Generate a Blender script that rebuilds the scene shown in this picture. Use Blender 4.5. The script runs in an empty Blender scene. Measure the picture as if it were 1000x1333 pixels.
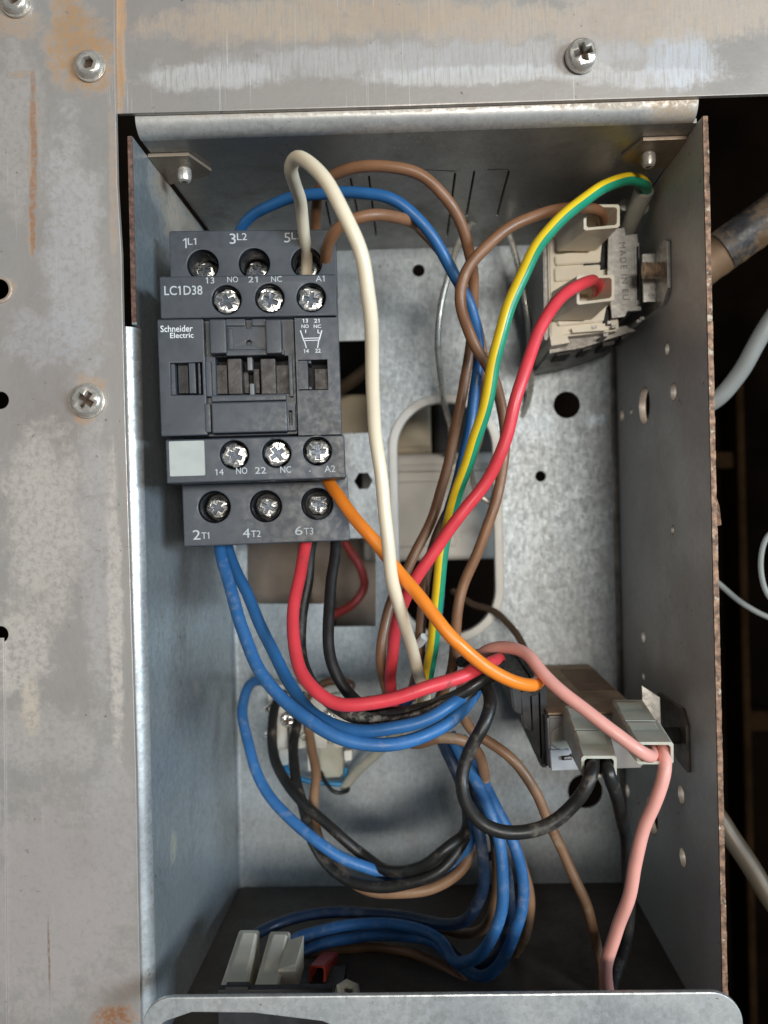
import bpy, bmesh, math, random
from mathutils import Vector, Matrix
random.seed(7)
R = math.radians
SC = bpy.context.scene
COL = SC.collection

# ------------------------------------------------------------------ camera (all lengths below in mm, linked x 0.001)
FPX, SHIFT, DCAM = 1010.0, 29.0, 199.0
YAW, ROLL = R(1.2), R(1.3)
fwd = Vector((-math.sin(YAW), math.cos(YAW), 0))
r0 = Vector((math.cos(YAW), math.sin(YAW), 0)); zz = Vector((0, 0, 1))
rgt = r0 * math.cos(ROLL) - zz * math.sin(ROLL)
upv = zz * math.cos(ROLL) + r0 * math.sin(ROLL)
CAM = Vector((0, -DCAM, 0))
cd = bpy.data.cameras.new('camera'); cam = bpy.data.objects.new('camera', cd); COL.objects.link(cam)
m = Matrix((rgt, upv, -fwd)).transposed().to_4x4(); m.translation = CAM * 0.001
cam.matrix_world = m
cd.sensor_fit = 'HORIZONTAL'; cd.sensor_width = 36; cd.lens = 36 * FPX / 1000; cd.shift_x = -SHIFT / 1000
cd.clip_start = 0.005; cd.clip_end = 20
cd.dof.use_dof = True; cd.dof.focus_distance = 0.200; cd.dof.aperture_fstop = 17
SC.camera = cam

# ------------------------------------------------------------------ world, lamps, exposure
W = bpy.data.worlds.new('World'); SC.world = W; W.use_nodes = True
W.node_tree.nodes['Background'].inputs[0].default_value = (0.95, 0.97, 1.0, 1)
W.node_tree.nodes['Background'].inputs[1].default_value = 0.10
SC.view_settings.view_transform = 'Standard'; SC.view_settings.look = 'None'
SC.view_settings.exposure = 0.0; SC.view_settings.gamma = 1


def lamp(name, az, el, dist, sx, sy, power, col):
    ld = bpy.data.lights.new(name, 'AREA'); ld.shape = 'RECTANGLE'; ld.size = sx; ld.size_y = sy
    ld.energy = power; ld.color = col
    o = bpy.data.objects.new(name, ld); COL.objects.link(o)
    d = Vector((math.sin(R(az)) * math.cos(R(el)), -math.cos(R(az)) * math.cos(R(el)), math.sin(R(el))))
    o.location = d * dist
    o.rotation_euler = d.to_track_quat('Z', 'Y').to_euler()
    return o


lamp('key_light', 12, 3.2, 1.5, 0.50, 0.17, 13.5, (1.0, 0.94, 0.85))  # main light from the front right; its source is out of view
lamp('side_fill', 50, 3.2, 1.3, 0.55, 0.22, 17, (0.70, 0.86, 1.0))  # added cool fill that brightens the left wall


def ray(px, py):
    return fwd + rgt * ((px - 500 - SHIFT) / FPX) - upv * ((py - 666.5) / FPX)


def at(px, py, Y):
    d = ray(px, py); return CAM + d * ((Y + DCAM) / d.y)


# ------------------------------------------------------------------ materials
def newmat(name):
    M = bpy.data.materials.new(name); M.use_nodes = True
    nt = M.node_tree; b = nt.nodes['Principled BSDF']
    return M, nt, b


def N(nt, t, **kw):
    n = nt.nodes.new(t)
    for k, v in kw.items():
        if k in n.inputs: n.inputs[k].default_value = v
        else: setattr(n, k, v)
    return n


def mixc(nt, fac, a, b, blend='MIX'):
    n = nt.nodes.new('ShaderNodeMix'); n.data_type = 'RGBA'; n.blend_type = blend
    for s, v in ((n.inputs[0], fac), (n.inputs[6], a), (n.inputs[7], b)):
        if isinstance(v, bpy.types.NodeSocket): nt.links.new(v, s)
        else: s.default_value = v if isinstance(v, (int, float)) else (*v[:3], 1)
    return n.outputs[2]


def mth(nt, op, a, b=0.0, clamp=False):
    n = nt.nodes.new('ShaderNodeMath'); n.operation = op; n.use_clamp = clamp
    for i, v in ((0, a), (1, b)):
        if isinstance(v, bpy.types.NodeSocket): nt.links.new(v, n.inputs[i])
        else: n.inputs[i].default_value = v
    return n.outputs[0]


def ramp(nt, val, lo, hi, a=0.0, b=1.0):
    n = nt.nodes.new('ShaderNodeMapRange'); n.interpolation_type = 'SMOOTHSTEP'
    nt.links.new(val, n.inputs[0])
    n.inputs[1].default_value = lo; n.inputs[2].default_value = hi; n.inputs[3].default_value = a; n.inputs[4].default_value = b
    return n.outputs[0]


def noise(nt, co, scale, detail=3, rough=0.55, stretch=None, dist=0.0):
    if stretch:
        mp = nt.nodes.new('ShaderNodeMapping'); nt.links.new(co, mp.inputs[0]); mp.inputs[3].default_value = stretch; co = mp.outputs[0]
    n = N(nt, 'ShaderNodeTexNoise', Scale=scale, Detail=detail, Roughness=rough, Distortion=dist)
    nt.links.new(co, n.inputs['Vector']); return n.outputs['Fac']


def wpos(nt):
    return nt.nodes.new('ShaderNodeNewGeometry').outputs['Position']


def pm(name, col, rough=0.45, metal=0.0, var=0.12, vs=250, bump=0.0, bs=1500, dust=None, rvar=0.1, trans=0.0, sss=0.0, spec=0.5):
    M, nt, b = newmat(name); co = wpos(nt)
    n = noise(nt, co, vs, 4)
    dk = [c * (1 - var) for c in col]; lt = [min(1, c * (1 + var)) for c in col]
    c = mixc(nt, ramp(nt, n, 0.3, 0.7), dk, lt)
    rg = ramp(nt, noise(nt, co, vs * 1.7, 3), 0.3, 0.7, max(0.03, rough - rvar), min(1, rough + rvar))
    if dust:
        dc, lo, hi, ds = dust
        f = ramp(nt, noise(nt, co, ds, 5, 0.65), lo, hi)
        f = mth(nt, 'MULTIPLY', f, 0.85)
        c = mixc(nt, f, c, dc)
        mx = nt.nodes.new('ShaderNodeMix'); nt.links.new(f, mx.inputs[0]); nt.links.new(rg, mx.inputs[2]); mx.inputs[3].default_value = 0.85
        rg = mx.outputs[0]
    nt.links.new(c, b.inputs['Base Color']); nt.links.new(rg, b.inputs['Roughness'])
    b.inputs['Metallic'].default_value = metal
    b.inputs['Specular IOR Level'].default_value = spec
    if trans: b.inputs['Transmission Weight'].default_value = trans
    if sss:
        b.inputs['Subsurface Weight'].default_value = sss; b.inputs['Subsurface Scale'].default_value = 0.002
    if bump:
        bp = N(nt, 'ShaderNodeBump', Strength=bump, Distance=0.0003)
        nt.links.new(noise(nt, co, bs, 3), bp.inputs['Height']); nt.links.new(bp.outputs[0], b.inputs['Normal'])
    return M


def steel(name, base=(0.50, 0.515, 0.52), metal=0.75, rough=0.42, spangle=0.25, stains_and_sheen=(), streak=(1, 1, 1), scratch=0.0, grime=0.0,
          rust=(0.36, 0.19, 0.085), cloud=0.18, tint=(0.50, 0.45, 0.40), side=False, bump=0.14, spang=520, rv=1.0, spot_st=None):
    """zinc coated sheet: spangle, soft cloudy oxidation, handling scratches, and stains (rust, dirt, painted reflections) at given spots of the sheet"""
    M, nt, b = newmat(name); co = wpos(nt)
    vo = N(nt, 'ShaderNodeTexVoronoi', Scale=spang); vo.feature = 'F1'
    nz = nt.nodes.new('ShaderNodeVectorMath'); nz.operation = 'ADD'
    wn = N(nt, 'ShaderNodeTexNoise', Scale=400, Detail=3); nt.links.new(co, wn.inputs['Vector'])
    sc = nt.nodes.new('ShaderNodeVectorMath'); sc.operation = 'SCALE'; sc.inputs['Scale'].default_value = 0.004
    nt.links.new(wn.outputs['Color'], sc.inputs[0]); nt.links.new(co, nz.inputs[0]); nt.links.new(sc.outputs[0], nz.inputs[1])
    nt.links.new(nz.outputs[0], vo.inputs['Vector'])
    sp = N(nt, 'ShaderNodeSeparateColor'); nt.links.new(vo.outputs['Color'], sp.inputs[0])
    f1 = ramp(nt, noise(nt, co, 900, 4, 0.7, streak), 0.3, 0.7)
    f = mth(nt, 'ADD', mth(nt, 'MULTIPLY', sp.outputs[0], 0.45), mth(nt, 'MULTIPLY', f1, 0.55))
    lo = [c * (1 - spangle) for c in base]; hi = [min(1, c * (1 + spangle)) for c in base]
    c = mixc(nt, f, lo, hi)
    cl = noise(nt, co, 28, 5, 0.6, streak)
    c = mixc(nt, ramp(nt, cl, 0.42, 0.68, 0, cloud * 2.2), c, tint)
    rg = mth(nt, 'ADD', mth(nt, 'MULTIPLY', f, -0.12), rough + 0.06)
    rg = mth(nt, 'ADD', rg, ramp(nt, cl, 0.35, 0.65, -0.07 * rv, 0.10 * rv))
    me = metal
    if scratch:
        s = noise(nt, co, 260, 2, 0.5, (0.12, 1, 7.0) if scratch < 0 else (7.0, 1, 0.12), 0.4)
        s2 = ramp(nt, s, 0.63, 0.72); s3 = mth(nt, 'MULTIPLY', s2, ramp(nt, noise(nt, co, 35, 2), 0.48, 0.6))
        c = mixc(nt, mth(nt, 'MULTIPLY', s3, abs(scratch)), c, (0.80, 0.80, 0.78))
    if grime:
        g = ramp(nt, noise(nt, co, 60, 6, 0.7), 0.5, 0.72, 0, grime)
        c = mixc(nt, g, c, (0.16, 0.115, 0.07)); rg = mth(nt, 'ADD', rg, mth(nt, 'MULTIPLY', g, 0.3))
    spk = mth(nt, 'MULTIPLY', ramp(nt, noise(nt, co, 520, 2, 0.5), 0.70, 0.75, 0, 0.75), ramp(nt, noise(nt, co, 30, 3), 0.45, 0.6))
    c = mixc(nt, spk, c, (0.13, 0.09, 0.06))
    if stains_and_sheen:
        tot = None
        wn2 = N(nt, 'ShaderNodeTexNoise', Scale=150, Detail=7, Roughness=0.72); nt.links.new(co, wn2.inputs['Vector'])
        sv = nt.nodes.new('ShaderNodeVectorMath'); sv.operation = 'SUBTRACT'; nt.links.new(wn2.outputs['Color'], sv.inputs[0]); sv.inputs[1].default_value = (0.5, 0.5, 0.5)
        spots = noise(nt, co, 620, 6, 0.75, spot_st)
        for (p, rx, rz, st, col_) in stains_and_sheen:
            v = nt.nodes.new('ShaderNodeVectorMath'); v.operation = 'SUBTRACT'; nt.links.new(co, v.inputs[0]); v.inputs[1].default_value = p * 0.001
            v2 = nt.nodes.new('ShaderNodeVectorMath'); v2.operation = 'MULTIPLY'; nt.links.new(v.outputs[0], v2.inputs[0]); v2.inputs[1].default_value = (0, 1000 / rx, 1000 / rz) if side else (1000 / rx, 0, 1000 / rz)
            v3 = nt.nodes.new('ShaderNodeVectorMath'); v3.operation = 'ADD'; nt.links.new(v2.outputs[0], v3.inputs[0])
            v4 = nt.nodes.new('ShaderNodeVectorMath'); v4.operation = 'SCALE'; v4.inputs['Scale'].default_value = 1.7; nt.links.new(sv.outputs[0], v4.inputs[0])
            nt.links.new(v4.outputs[0], v3.inputs[1])
            ln = nt.nodes.new('ShaderNodeVectorMath'); ln.operation = 'LENGTH'; nt.links.new(v3.outputs[0], ln.inputs[0])
            k = ramp(nt, ln.outputs['Value'], 1.05, 0.55, 0, st)
            k = mth(nt, 'MULTIPLY', k, ramp(nt, spots, 0.36, 0.58, 0.25, 1.0))
            c = mixc(nt, k, c, col_ or rust)
            tot = k if tot is None else mth(nt, 'MAXIMUM', tot, k)
        rg = mth(nt, 'ADD', rg, mth(nt, 'MULTIPLY', tot, 0.4))
        me = mth(nt, 'MULTIPLY', mth(nt, 'SUBTRACT', 1.0, tot), metal)
        nt.links.new(me, b.inputs['Metallic'])
    else:
        b.inputs['Metallic'].default_value = metal
    nt.links.new(c, b.inputs['Base Color']); nt.links.new(rg, b.inputs['Roughness'])
    bp = N(nt, 'ShaderNodeBump', Strength=bump, Distance=0.0002)
    hh = mth(nt, 'ADD', noise(nt, co, 700, 3, 0.6, streak), mth(nt, 'MULTIPLY', noise(nt, co, 45, 2), 1.2))
    nt.links.new(hh, bp.inputs['Height']); nt.links.new(bp.outputs[0], b.inputs['Normal'])
    return M


DUST = (0.30, 0.25, 0.19)
M = {}
M['plastic'] = pm('charcoal_plastic', (0.054, 0.062, 0.074), 0.40, var=0.06, vs=300, bump=0.12, bs=5000)
M['plastic_dark'] = pm('dark_plastic', (0.022, 0.023, 0.026), 0.5, var=0.15, bump=0.2, bs=3000)
M['carrier'] = pm('brown_grey_plastic', (0.062, 0.053, 0.050), 0.5, var=0.35, vs=350, bump=0.2)
M['black'] = pm('black_void', (0.006, 0.006, 0.006), 0.7, var=0.1)
M['print'] = pm('pale_print', (0.52, 0.55, 0.57), 0.6, var=0.05)
M['white_print'] = pm('white_print', (0.78, 0.80, 0.80), 0.6, var=0.04)
M['label'] = pm('pale_label', (0.44, 0.46, 0.43), 0.55, var=0.05)
M['zinc_screw'] = pm('bright_zinc', (0.76, 0.75, 0.71), 0.26, metal=0.9, var=0.2, vs=600, bump=0.2, bs=1400, rvar=0.12)
M['slot'] = pm('screw_slot_shade', (0.085, 0.10, 0.125), 0.4, metal=0.6, var=0.3, vs=900)  # dark blue-grey paints in the shade of the cross recess and notches
M['well_screw'] = pm('dark_zinc', (0.30, 0.30, 0.29), 0.3, metal=0.9, var=0.3, vs=700, bump=0.25, bs=1400, rvar=0.12)  # darker zinc for the screws set deep in the terminal wells
M['panel_screw'] = pm('stainless_screw', (0.58, 0.54, 0.48), 0.33, metal=0.6, var=0.15, vs=500, bump=0.15, bs=900)
M['screw_recess'] = pm('brown_recess', (0.09, 0.055, 0.035), 0.7, metal=0.3, var=0.4, vs=900)  # recess floors, coloured darker and browner than the heads
M['white_wire'] = pm('cream_insulation', (0.84, 0.72, 0.53), 0.42, var=0.05, vs=120, dust=((0.50, 0.38, 0.24), 0.62, 0.78, 90), bump=0.05)
M['orange'] = pm('orange_insulation', (0.92, 0.26, 0.025), 0.38, var=0.06, vs=120, bump=0.05)
M['red'] = pm('red_insulation', (0.72, 0.055, 0.07), 0.38, var=0.08, vs=120, bump=0.05, dust=((0.25, 0.06, 0.05), 0.62, 0.75, 200))
M['brown'] = pm('brown_insulation', (0.235, 0.112, 0.055), 0.42, var=0.12, vs=120, bump=0.05)
M['brown_dusty'] = pm('dusty_brown_insulation', (0.25, 0.138, 0.075), 0.48, var=0.15, vs=120, bump=0.08, dust=((0.40, 0.29, 0.19), 0.55, 0.75, 110))
M['blue'] = pm('blue_insulation', (0.022, 0.11, 0.28), 0.42, var=0.12, vs=120, bump=0.05)
M['blue_dusty'] = pm('dusty_blue_insulation', (0.030, 0.135, 0.34), 0.47, var=0.12, vs=120, bump=0.08, dust=((0.26, 0.29, 0.36), 0.50, 0.85, 330))
M['navy'] = pm('dark_blue_insulation', (0.017, 0.036, 0.08), 0.42, var=0.2, vs=120, bump=0.08, dust=((0.12, 0.125, 0.14), 0.48, 0.75, 180))
M['blk'] = pm('black_insulation', (0.013, 0.012, 0.012), 0.38, var=0.2, vs=120, bump=0.08)
M['blk_dusty'] = pm('dusty_black_insulation', (0.016, 0.015, 0.014), 0.42, var=0.2, vs=120, bump=0.1, dust=((0.20, 0.16, 0.12), 0.52, 0.78, 150))
M['frayed'] = pm('frayed_black', (0.03, 0.027, 0.024), 0.7, var=0.4, vs=600, bump=0.7, bs=1400, dust=((0.27, 0.24, 0.20), 0.46, 0.66, 420))
M['pink'] = pm('pink_insulation', (0.80, 0.37, 0.305), 0.42, var=0.06, vs=120, bump=0.05, dust=((0.50, 0.24, 0.20), 0.62, 0.8, 100))
M['yellow'] = pm('yellow_insulation', (0.85, 0.58, 0.02), 0.36, var=0.05, vs=120, bump=0.05)
M['green'] = pm('green_insulation', (0.015, 0.27, 0.15), 0.36, var=0.06, vs=120, bump=0.05)
M['grey_cable'] = pm('grey_cable', (0.25, 0.25, 0.23), 0.5, var=0.08, vs=60)
M['cream_plastic'] = pm('cream_plastic', (0.80, 0.72, 0.58), 0.4, var=0.06, vs=100, bump=0.08, sss=0.15, dust=((0.45, 0.34, 0.2), 0.62, 0.85, 120))
M['sleeve'] = pm('clear_grey_plastic', (0.50, 0.49, 0.41), 0.38, var=0.08, vs=150, bump=0.08, sss=0.25, dust=((0.40, 0.36, 0.28), 0.55, 0.8, 140))
M['clear_block'] = pm('milky_plastic', (0.66, 0.63, 0.56), 0.3, var=0.1, vs=150, sss=0.2, dust=((0.36, 0.30, 0.22), 0.5, 0.75, 120))
M['rim'] = pm('white_rubber', (0.90, 0.88, 0.82), 0.5, var=0.04, vs=60, dust=((0.5, 0.46, 0.38), 0.55, 0.8, 60))
M['device'] = pm('grey_device', (0.42, 0.42, 0.425), 0.5, var=0.12, vs=150, bump=0.1, dust=(DUST, 0.6, 0.85, 90))
M['device_top'] = pm('dusty_brown_top', (0.50, 0.37, 0.25), 0.7, var=0.3, vs=120, bump=0.3, bs=900, dust=((0.58, 0.44, 0.30), 0.4, 0.7, 80))
M['tag_paper'] = pm('brown_sticker', (0.33, 0.22, 0.15), 0.7, var=0.15, vs=200)
M['bright_steel'] = pm('plated_steel', (0.60, 0.58, 0.54), 0.36, metal=0.8, var=0.15, vs=300, bump=0.1, bs=900, dust=(DUST, 0.58, 0.8, 120))
M['frame_steel'] = pm('dull_plated_frame', (0.40, 0.385, 0.36), 0.5, metal=0.35, var=0.15, vs=500, bump=0.15, bs=900, dust=(DUST, 0.6, 0.8, 200))
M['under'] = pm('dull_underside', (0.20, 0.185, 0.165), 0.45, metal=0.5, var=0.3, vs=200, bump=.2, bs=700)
M['thread'] = pm('rusty_stud', (0.52, 0.41, 0.31), 0.42, metal=0.5, var=0.3, vs=600)
M['engrave'] = pm('engraved_mark', (0.16, 0.155, 0.15), 0.6, metal=0.3, var=0.1)
M['capillary'] = pm('thin_metal_tube', (0.62, 0.60, 0.54), 0.3, metal=0.5, var=0.1)
M['edge'] = pm('cut_edge_rust', (0.23, 0.135, 0.085), 0.6, metal=0.35, var=0.6, vs=500, bump=0.4, dust=((0.66, 0.58, 0.46), 0.58, 0.66, 330))
M['edge_dark'] = pm('dark_cut_edge', (0.15, 0.085, 0.065), 0.65, metal=0.2, var=0.5, vs=700, bump=0.4)
M['rimtan'] = pm('raw_hole_rim', (0.34, 0.25, 0.18), 0.5, metal=.2, var=.2)
M['ear_brown'] = pm('dull_brown_ear', (0.16, 0.135, 0.115), 0.4, metal=.5, var=.25)
M['brass'] = pm('brass_tube', (0.085, 0.062, 0.040), 0.5, metal=0.2, var=0.2, vs=40)
M['pipe'] = pm('copper_brown_pipe', (0.15, 0.088, 0.045), 0.5, metal=0.3, var=0.3, vs=60, bump=0.2, bs=300)
M['tan'] = pm('tan_metal', (0.46, 0.38, 0.26), 0.55, var=0.12, vs=40)
M['offwhite'] = pm('offwhite_housing', (0.76, 0.73, 0.67), 0.5, var=0.08, vs=40, dust=((0.4, 0.36, 0.3), 0.55, 0.8, 40))
M['taupe'] = pm('taupe_metal', (0.30, 0.24, 0.19), 0.6, var=0.2, vs=50)
M['dark_metal'] = pm('dark_machine_metal', (0.03, 0.025, 0.02), 0.7, var=0.3, vs=40)
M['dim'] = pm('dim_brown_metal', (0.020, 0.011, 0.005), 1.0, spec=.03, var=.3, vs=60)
M['red_plastic'] = pm('red_plastic', (0.42, 0.05, 0.03), 0.45, var=0.1)
M['cavity'] = pm('unlit_cavity', (0.006, 0.004, 0.003), 0.95, spec=.02, var=0.4, vs=20)  # near-black colour stands in for the unlit depth of the machine
M['galv'] = steel('galvanised_sheet', (0.37, 0.41, 0.435), 0.55, 0.50, 0.22, cloud=0.08, grime=0.15, bump=0.12, spang=800, rv=0.25, streak=(1, 1, 0.4))
M['galv_bright'] = steel('bright_galvanised_lip', (0.53, 0.55, 0.55), 0.6, 0.40, 0.32, cloud=0.1)



# ------------------------------------------------------------------ mesh helpers
class MB:
    def __init__(s):
        s.bm = bmesh.new(); s.mats = []

    def _mi(s, mat):
        if mat is None: return 0
        if mat not in s.mats: s.mats.append(mat)
        return s.mats.index(mat)

    def add(s, bm2, mtx=None, mat=None, fn=None):
        mi = s._mi(mat); vm = []
        for v in bm2.verts:
            co = v.co.copy()
            if fn: co = fn(co)
            if mtx: co = mtx @ co
            vm.append(s.bm.verts.new(co))
        bm2.verts.index_update()
        for f in bm2.faces:
            try:
                nf = s.bm.faces.new([vm[v.index] for v in f.verts]); nf.material_index = mi if mat is not None else f.material_index
            except ValueError: pass
        bm2.free(); return s

    def box(s, x0, x1, y0, y1, z0, z1, bev=0.0, mtx=None, mat=None, seg=2):
        b = bmesh.new(); bmesh.ops.create_cube(b, size=1)
        for v in b.verts:
            v.co = Vector((x0 + (v.co.x + .5) * (x1 - x0), y0 + (v.co.y + .5) * (y1 - y0), z0 + (v.co.z + .5) * (z1 - z0)))
        if bev: bmesh.ops.bevel(b, geom=b.edges[:], offset=bev, segments=seg, profile=0.5, affect='EDGES')
        return s.add(b, mtx, mat)

    def rings(s, rings, cap=True, mat=None, mtx=None, closed=True):
        b = bmesh.new(); vs = [[b.verts.new(p) for p in r] for r in rings]; n = len(rings[0])
        for a, c in zip(vs, vs[1:]):
            for i in range(n if closed else n - 1):
                b.faces.new((a[i], a[(i + 1) % n], c[(i + 1) % n], c[i]))
        if cap:
            b.faces.new(vs[0][::-1]); b.faces.new(vs[-1])
        return s.add(b, mtx, mat)

    def lathe(s, prof, o, axis, seg=28, mat=None, mtx=None, mod=None):
        """prof: (radius, height) along axis"""
        ax = Vector(axis).normalized(); a = ax.orthogonal().normalized(); c = ax.cross(a); o = Vector(o)
        rs = []
        for (r, h) in prof:
            rs.append([o + ax * h + (a * math.cos(t) + c * math.sin(t)) * max(r, 0.002) * (mod(t) if mod else 1) for t in [2 * math.pi * i / seg for i in range(seg)]])
        return s.rings(rs, True, mat, mtx)

    def tube(s, pts, r, sides=14, step=1.3, mat=None, rfun=None, two=None, mtx=None, wob=0):
        P = smooth(pts, step); n = len(P); T = []
        if wob:
            ph = [random.uniform(0, 6.28) for _ in range(6)]; ln_ = 0
            for i in range(n):
                ln_ += (P[i] - P[i - 1]).length if i else 0; k = min(1, i / 8, (n - 1 - i) / 8) * wob
                P[i] = P[i] + Vector([k * (math.sin(ln_ / w1 + ph[j]) + .6 * math.sin(ln_ / w2 + ph[j + 3])) for j, (w1, w2) in enumerate(((5.5, 2.9), (6.5, 3.3), (4.9, 2.6)))])
        for i in range(n):
            T.append((P[min(i + 1, n - 1)] - P[max(i - 1, 0)]).normalized())
        nr = T[0].orthogonal().normalized(); rs = []
        for i in range(n):
            nr = (nr - T[i] * nr.dot(T[i])).normalized(); bi = T[i].cross(nr)
            if two:   # seam of a two colour wire follows the side of the wire
                side = T[i].cross(Vector((0, 1, 0))).normalized(); q = two(i / (n - 1))
                ref = (side * math.cos(q) + T[i].cross(side) * math.sin(q)).normalized(); a_, b_ = ref, T[i].cross(ref)
            else: a_, b_ = nr, bi
            rr = r * (rfun(i / (n - 1)) if rfun else 1)
            rs.append([P[i] + (a_ * math.cos(t) + b_ * math.sin(t)) * rr for t in [2 * math.pi * k / sides for k in range(sides)]])
        if two:
            b = bmesh.new(); vs = [[b.verts.new(p) for p in q] for q in rs]
            i1 = s._mi(M['yellow']); i2 = s._mi(M['green'])
            for a, c in zip(vs, vs[1:]):
                for k in range(sides):
                    f = b.faces.new((a[k], a[(k + 1) % sides], c[(k + 1) % sides], c[k])); f.material_index = i1 if (k + .5) / sides < 0.42 else i2
            b.faces.new(vs[0][::-1]); b.faces.new(vs[-1])
            return s.add(b, mtx)
        return s.rings(rs, True, mat, mtx)

    def plate(s, outline, holes=(), t=1.0, bev=0.0, fn=None, mtx=None, mat=None):
        """flat sheet with holes: 2-D loops, centred on local z"""
        cu = bpy.data.curves.new('t', 'CURVE'); cu.dimensions = '2D'; cu.fill_mode = 'BOTH'
        cu.extrude = t / 2 - bev; cu.bevel_depth = bev; cu.bevel_resolution = 1; cu.offset = -bev if bev else 0
        for lp in [outline] + list(holes):
            sp = cu.splines.new('POLY'); sp.points.add(len(lp) - 1)
            for p, q in zip(sp.points, lp): p.co = (q[0], q[1], 0, 1)
            sp.use_cyclic_u = True
        o = bpy.data.objects.new('t', cu); COL.objects.link(o)
        dg = bpy.context.evaluated_depsgraph_get(); me = bpy.data.meshes.new_from_object(o.evaluated_get(dg))
        b = bmesh.new(); b.from_mesh(me); bmesh.ops.remove_doubles(b, verts=b.verts[:], dist=0.0005)
        bpy.data.objects.remove(o); bpy.data.curves.remove(cu); bpy.data.meshes.remove(me)
        for f in b.faces: f.material_index = 0
        return s.add(b, mtx, mat, fn)

    def build(s, name, mat=None, parent=None, ang=35, loc=None):
        bm = s.bm; bmesh.ops.recalc_face_normals(bm, faces=bm.faces[:])
        if parent is not None: off = wloc(parent)
        elif loc is not None: off = Vector(loc)
        else:
            off = sum((v.co for v in bm.verts), Vector()) / max(1, len(bm.verts)); off.z = min(v.co.z for v in bm.verts)
        for v in bm.verts: v.co = (v.co - off) * 0.001
        me = bpy.data.meshes.new(name); bm.to_mesh(me); bm.free()
        for f in me.polygons: f.use_smooth = True
        me.set_sharp_from_angle(angle=R(ang))
        for q in (s.mats or [mat]): me.materials.append(q)
        o = bpy.data.objects.new(name, me); COL.objects.link(o)
        if ang < 50:
            wm = o.modifiers.new('normals', 'WEIGHTED_NORMAL'); wm.keep_sharp = True; wm.weight = 80
        if parent is not None: o.parent = parent; WL[o.name] = off
        else: o.location = off * 0.001; WL[o.name] = off
        return o


WL = {}


def wloc(o): return WL[o.name]


def thing(name, label, cat, loc, group=None):
    o = bpy.data.objects.new(name, None); COL.objects.link(o); o.location = Vector(loc) * 0.001; o.empty_display_size = 0.01
    WL[o.name] = Vector(loc); return tag(o, label, cat, group)


def tag(o, label, cat, group=None):
    o['label'] = label; o['category'] = cat
    if group: o['group'] = group
    return o


def smooth(pts, step):
    pts = [Vector(p) for p in pts]
    P = [pts[0] * 2 - pts[1]] + pts + [pts[-1] * 2 - pts[-2]]; out = []
    for i in range(1, len(P) - 2):
        a, b, c, d = P[i - 1:i + 3]
        t0 = 0; t1 = max(1e-3, (b - a).length ** .5); t2 = t1 + max(1e-3, (c - b).length ** .5); t3 = t2 + max(1e-3, (d - c).length ** .5)
        n = max(2, int((c - b).length / step))
        for k in range(n):
            t = t1 + (t2 - t1) * k / n
            A1 = a * ((t1 - t) / (t1 - t0)) + b * ((t - t0) / (t1 - t0)); A2 = b * ((t2 - t) / (t2 - t1)) + c * ((t - t1) / (t2 - t1)); A3 = c * ((t3 - t) / (t3 - t2)) + d * ((t - t2) / (t3 - t2))
            B1 = A1 * ((t2 - t) / (t2 - t0)) + A2 * ((t - t0) / (t2 - t0)); B2 = A2 * ((t3 - t) / (t3 - t1)) + A3 * ((t - t1) / (t3 - t1))
            out.append(B1 * ((t2 - t) / (t2 - t1)) + B2 * ((t - t1) / (t2 - t1)))
    out.append(pts[-1])
    for _ in range(2):
        out = [out[0]] + [(out[i - 1] + out[i] * 2 + out[i + 1]) / 4 for i in range(1, len(out) - 1)] + [out[-1]]
    return out


def circ(cx, cy, r, n=28, ry=None): return [(cx + r * math.cos(2 * math.pi * i / n), cy + (ry or r) * math.sin(2 * math.pi * i / n)) for i in range(n)]


def rrect(x0, y0, x1, y1, r, n=6, corners=(1, 1, 1, 1)):
    out = []
    for k, (cx, cy, a) in enumerate(((x1 - r, y1 - r, 0), (x0 + r, y1 - r, 90), (x0 + r, y0 + r, 180), (x1 - r, y0 + r, 270))):
        if not corners[k]:
            out.append(((x1, y1), (x0, y1), (x0, y0), (x1, y0))[k]); continue
        for i in range(n + 1):
            t = R(a + 90 * i / n); out.append((cx + r * math.cos(t), cy + r * math.sin(t)))
    return out


def cross(cx, cy, L, w, rot=0.0):
    p = [(w, w), (w, L), (-w, L), (-w, w), (-L, w), (-L, -w), (-w, -w), (-w, -L), (w, -L), (w, -w), (L, -w), (L, w)]
    c, s = math.cos(rot), math.sin(rot)
    return [(cx + x * c - y * s, cy + x * s + y * c) for x, y in p]


def XZ(Y0, t):   # sheet facing the viewer, its front at Y0
    return lambda c: Vector((c.x, Y0 + t / 2 - c.z, c.y))


def xz(px, py, Y):
    p = at(px, py, Y); return (p.x, p.z)


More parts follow.
